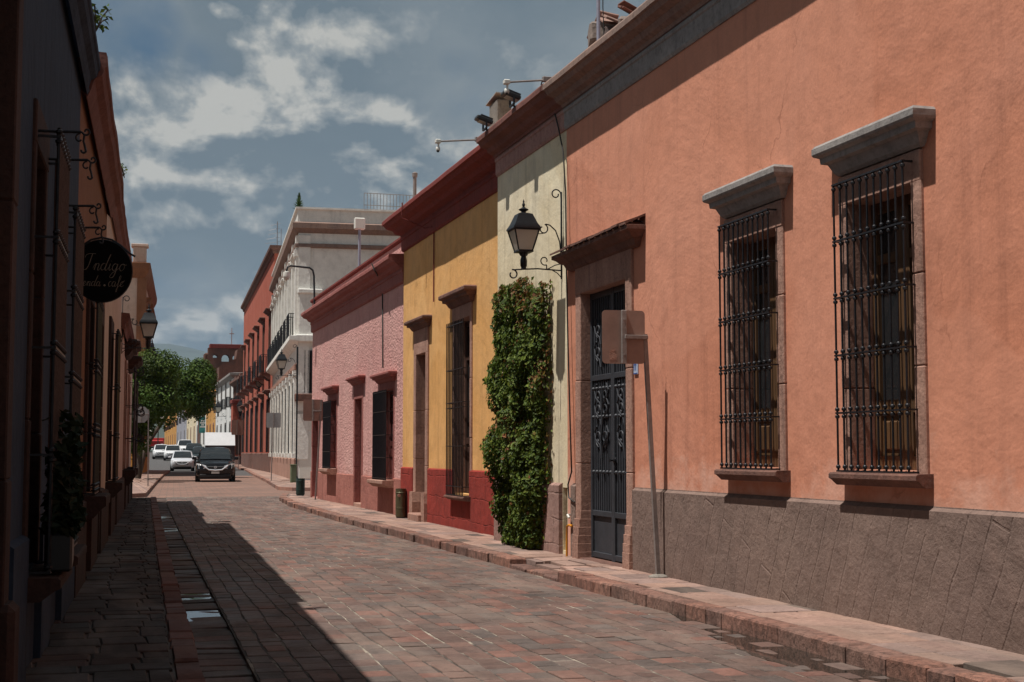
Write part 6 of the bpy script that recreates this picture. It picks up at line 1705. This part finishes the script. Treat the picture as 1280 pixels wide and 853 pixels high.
# box van: cab beyond, roller door towards us, shade painted in as its grey
bx = ground_at(275, 104); bt = thing('box_van', 'white box van with the shade on its rear door painted dark grey, parked behind the black car', 'van', bx, R(-3))
zt = at_y(275, 540.5, 104).z - bx[2]; zm = at_y(275, 559, 104).z - bx[2]
g = MB(); g.box(-1.03, 1.03, 0.12, 4.0, 0.75, zm + 0.12, 0.03); g.box(-1.03, 1.03, 1.05, 4.0, zm + 0.12, zt, 0.03); g.build('cargo_box', M['boxwhite'], bt)
g = MB(); g.prism([(0.0, zm + 0.1), (0.0, zm + 0.12), (1.0, zt), (1.1, zt), (1.1, zm + 0.1)], -1.06, 1.06, 'x'); g.build('roof_fairing', M['boxwhite'], bt)
g = MB(); g.box(-1.05, 1.05, 0.06, 0.14, 0.7, zm + 0.08, 0.01)
for k in range(7): z = 0.8 + k * 0.17; g.box(-1.0, 1.0, 0.045, 0.065, z, z + 0.14, 0.005) if z < zm - 0.1 else None
g.build('rear_door', M['vangrey'], bt)
g = MB(); g.box(-0.95, 0.95, 4.05, 5.6, 0.5, 2.0, 0.15); g.build('cab', M['paint_white'], bt); g = MB(); g.box(-1.0, 1.0, 0.1, 5.2, 0.45, 0.72, 0.02); g.build('chassis', M['blackplastic'], bt)
for sx in (-1, 1):
    for y in (1.0, 4.8):
        g = MB(); g.lathe([(0.24, -0.12), (0.38, -0.1), (0.38, 0.1), (0.24, 0.12)], (sx * 0.85, y, 0.38), 18, 'x'); g.build('wheel', M['tyre'], bt, smooth=40)
    g = MB(); g.box(sx * 0.85, sx * 1.0, 0.02, 0.06, 0.55, 0.68, 0.01); g.build('tail_lamp', M['paint_red'], bt)
# red lorry at the end of the street
rx_ = ground_at(194, 185); t = thing('red_lorry', 'red lorry seen beyond the white saloon at the end of the street', 'lorry', rx_, R(-2)); zt = at_y(194, 547.5, 185).z - rx_[2]
g = MB(); g.box(-1.1, 1.1, 1.8, 6, 0.8, zt, 0.05); g.build('cargo_box', M['paint_red'], t); g = MB(); g.box(-1.05, 1.05, 0, 1.75, 0.5, zt - 0.25, 0.15); cb_ = g.build('cab', M['paint_red'], t)
g = MB(); g.box(-0.92, 0.92, -0.02, 0.03, 1.35, zt - 0.45, 0.02); g.build('windscreen', M['glass'], cb_); g = MB(); g.box(-1.0, 1.0, -0.08, 5.8, 0.4, 0.75, 0.04); g.build('chassis', M['blackplastic'], t)
for sx in (-1, 1):
    for y in (0.9, 4.8): g = MB(); g.lathe([(0.26, -0.13), (0.42, -0.1), (0.42, 0.1), (0.26, 0.13)], (sx * 0.9, y, 0.42), 18, 'x'); g.build('wheel', M['tyre'], t, smooth=40)
    g = MB(); g.box(sx * 0.65, sx * 0.95, -0.1, -0.06, 0.85, 1.05, 0.02); g.build('headlamp', M['lamp'], t)
# far street lamps against the hill
for px, py, Y, lb in ((198, 524, 170, 'white-globed street lamp far down the street, against the hill'), (192, 541, 230, 'most distant pale street lamp, low against the hill')):
    p = at_y(px, py, Y); t = thing('street_lamp', lb, 'street lamp', (p.x, Y, gz(Y)), 0, 'white-globed lamps far away'); h = p.z - gz(Y)
    g = MB(); g.tube([(0, 0, 0), (0, 0, h)], 0.06, 8); g.tube([(-0.5, 0, h - 0.1), (0, 0, h - 0.35), (0.5, 0, h - 0.1)], 0.03, 6); g.build('pole', M['iron'], t)
    for x in (-0.5, 0.5): g = MB(); g.lathe([(0.05, -0.1), (0.22, 0.02), (0.25, 0.15), (0.2, 0.32), (0.03, 0.4)], (x, 0, h), 12); g.build('globe', M['frost'], t, smooth=70)

# ------------------------------------------------------------------ the air: far hills fade to blue
hz = MB(); hz.box(-5800, 5800, -150, 6600, -2.2, 560)
m = bpy.data.materials.new('pale_air'); m.use_nodes = True; nt = m.node_tree; nt.nodes.clear()
ou = nt.nodes.new('ShaderNodeOutputMaterial'); pv = nt.nodes.new('ShaderNodeVolumePrincipled')
pv.inputs['Color'].default_value = (0.5, 0.68, 0.9, 1); pv.inputs['Density'].default_value = 0.000075; pv.inputs['Anisotropy'].default_value = 0.0
nt.links.new(pv.outputs[0], ou.inputs['Volume'])
kind(hz.build('haze', m), 'stuff')
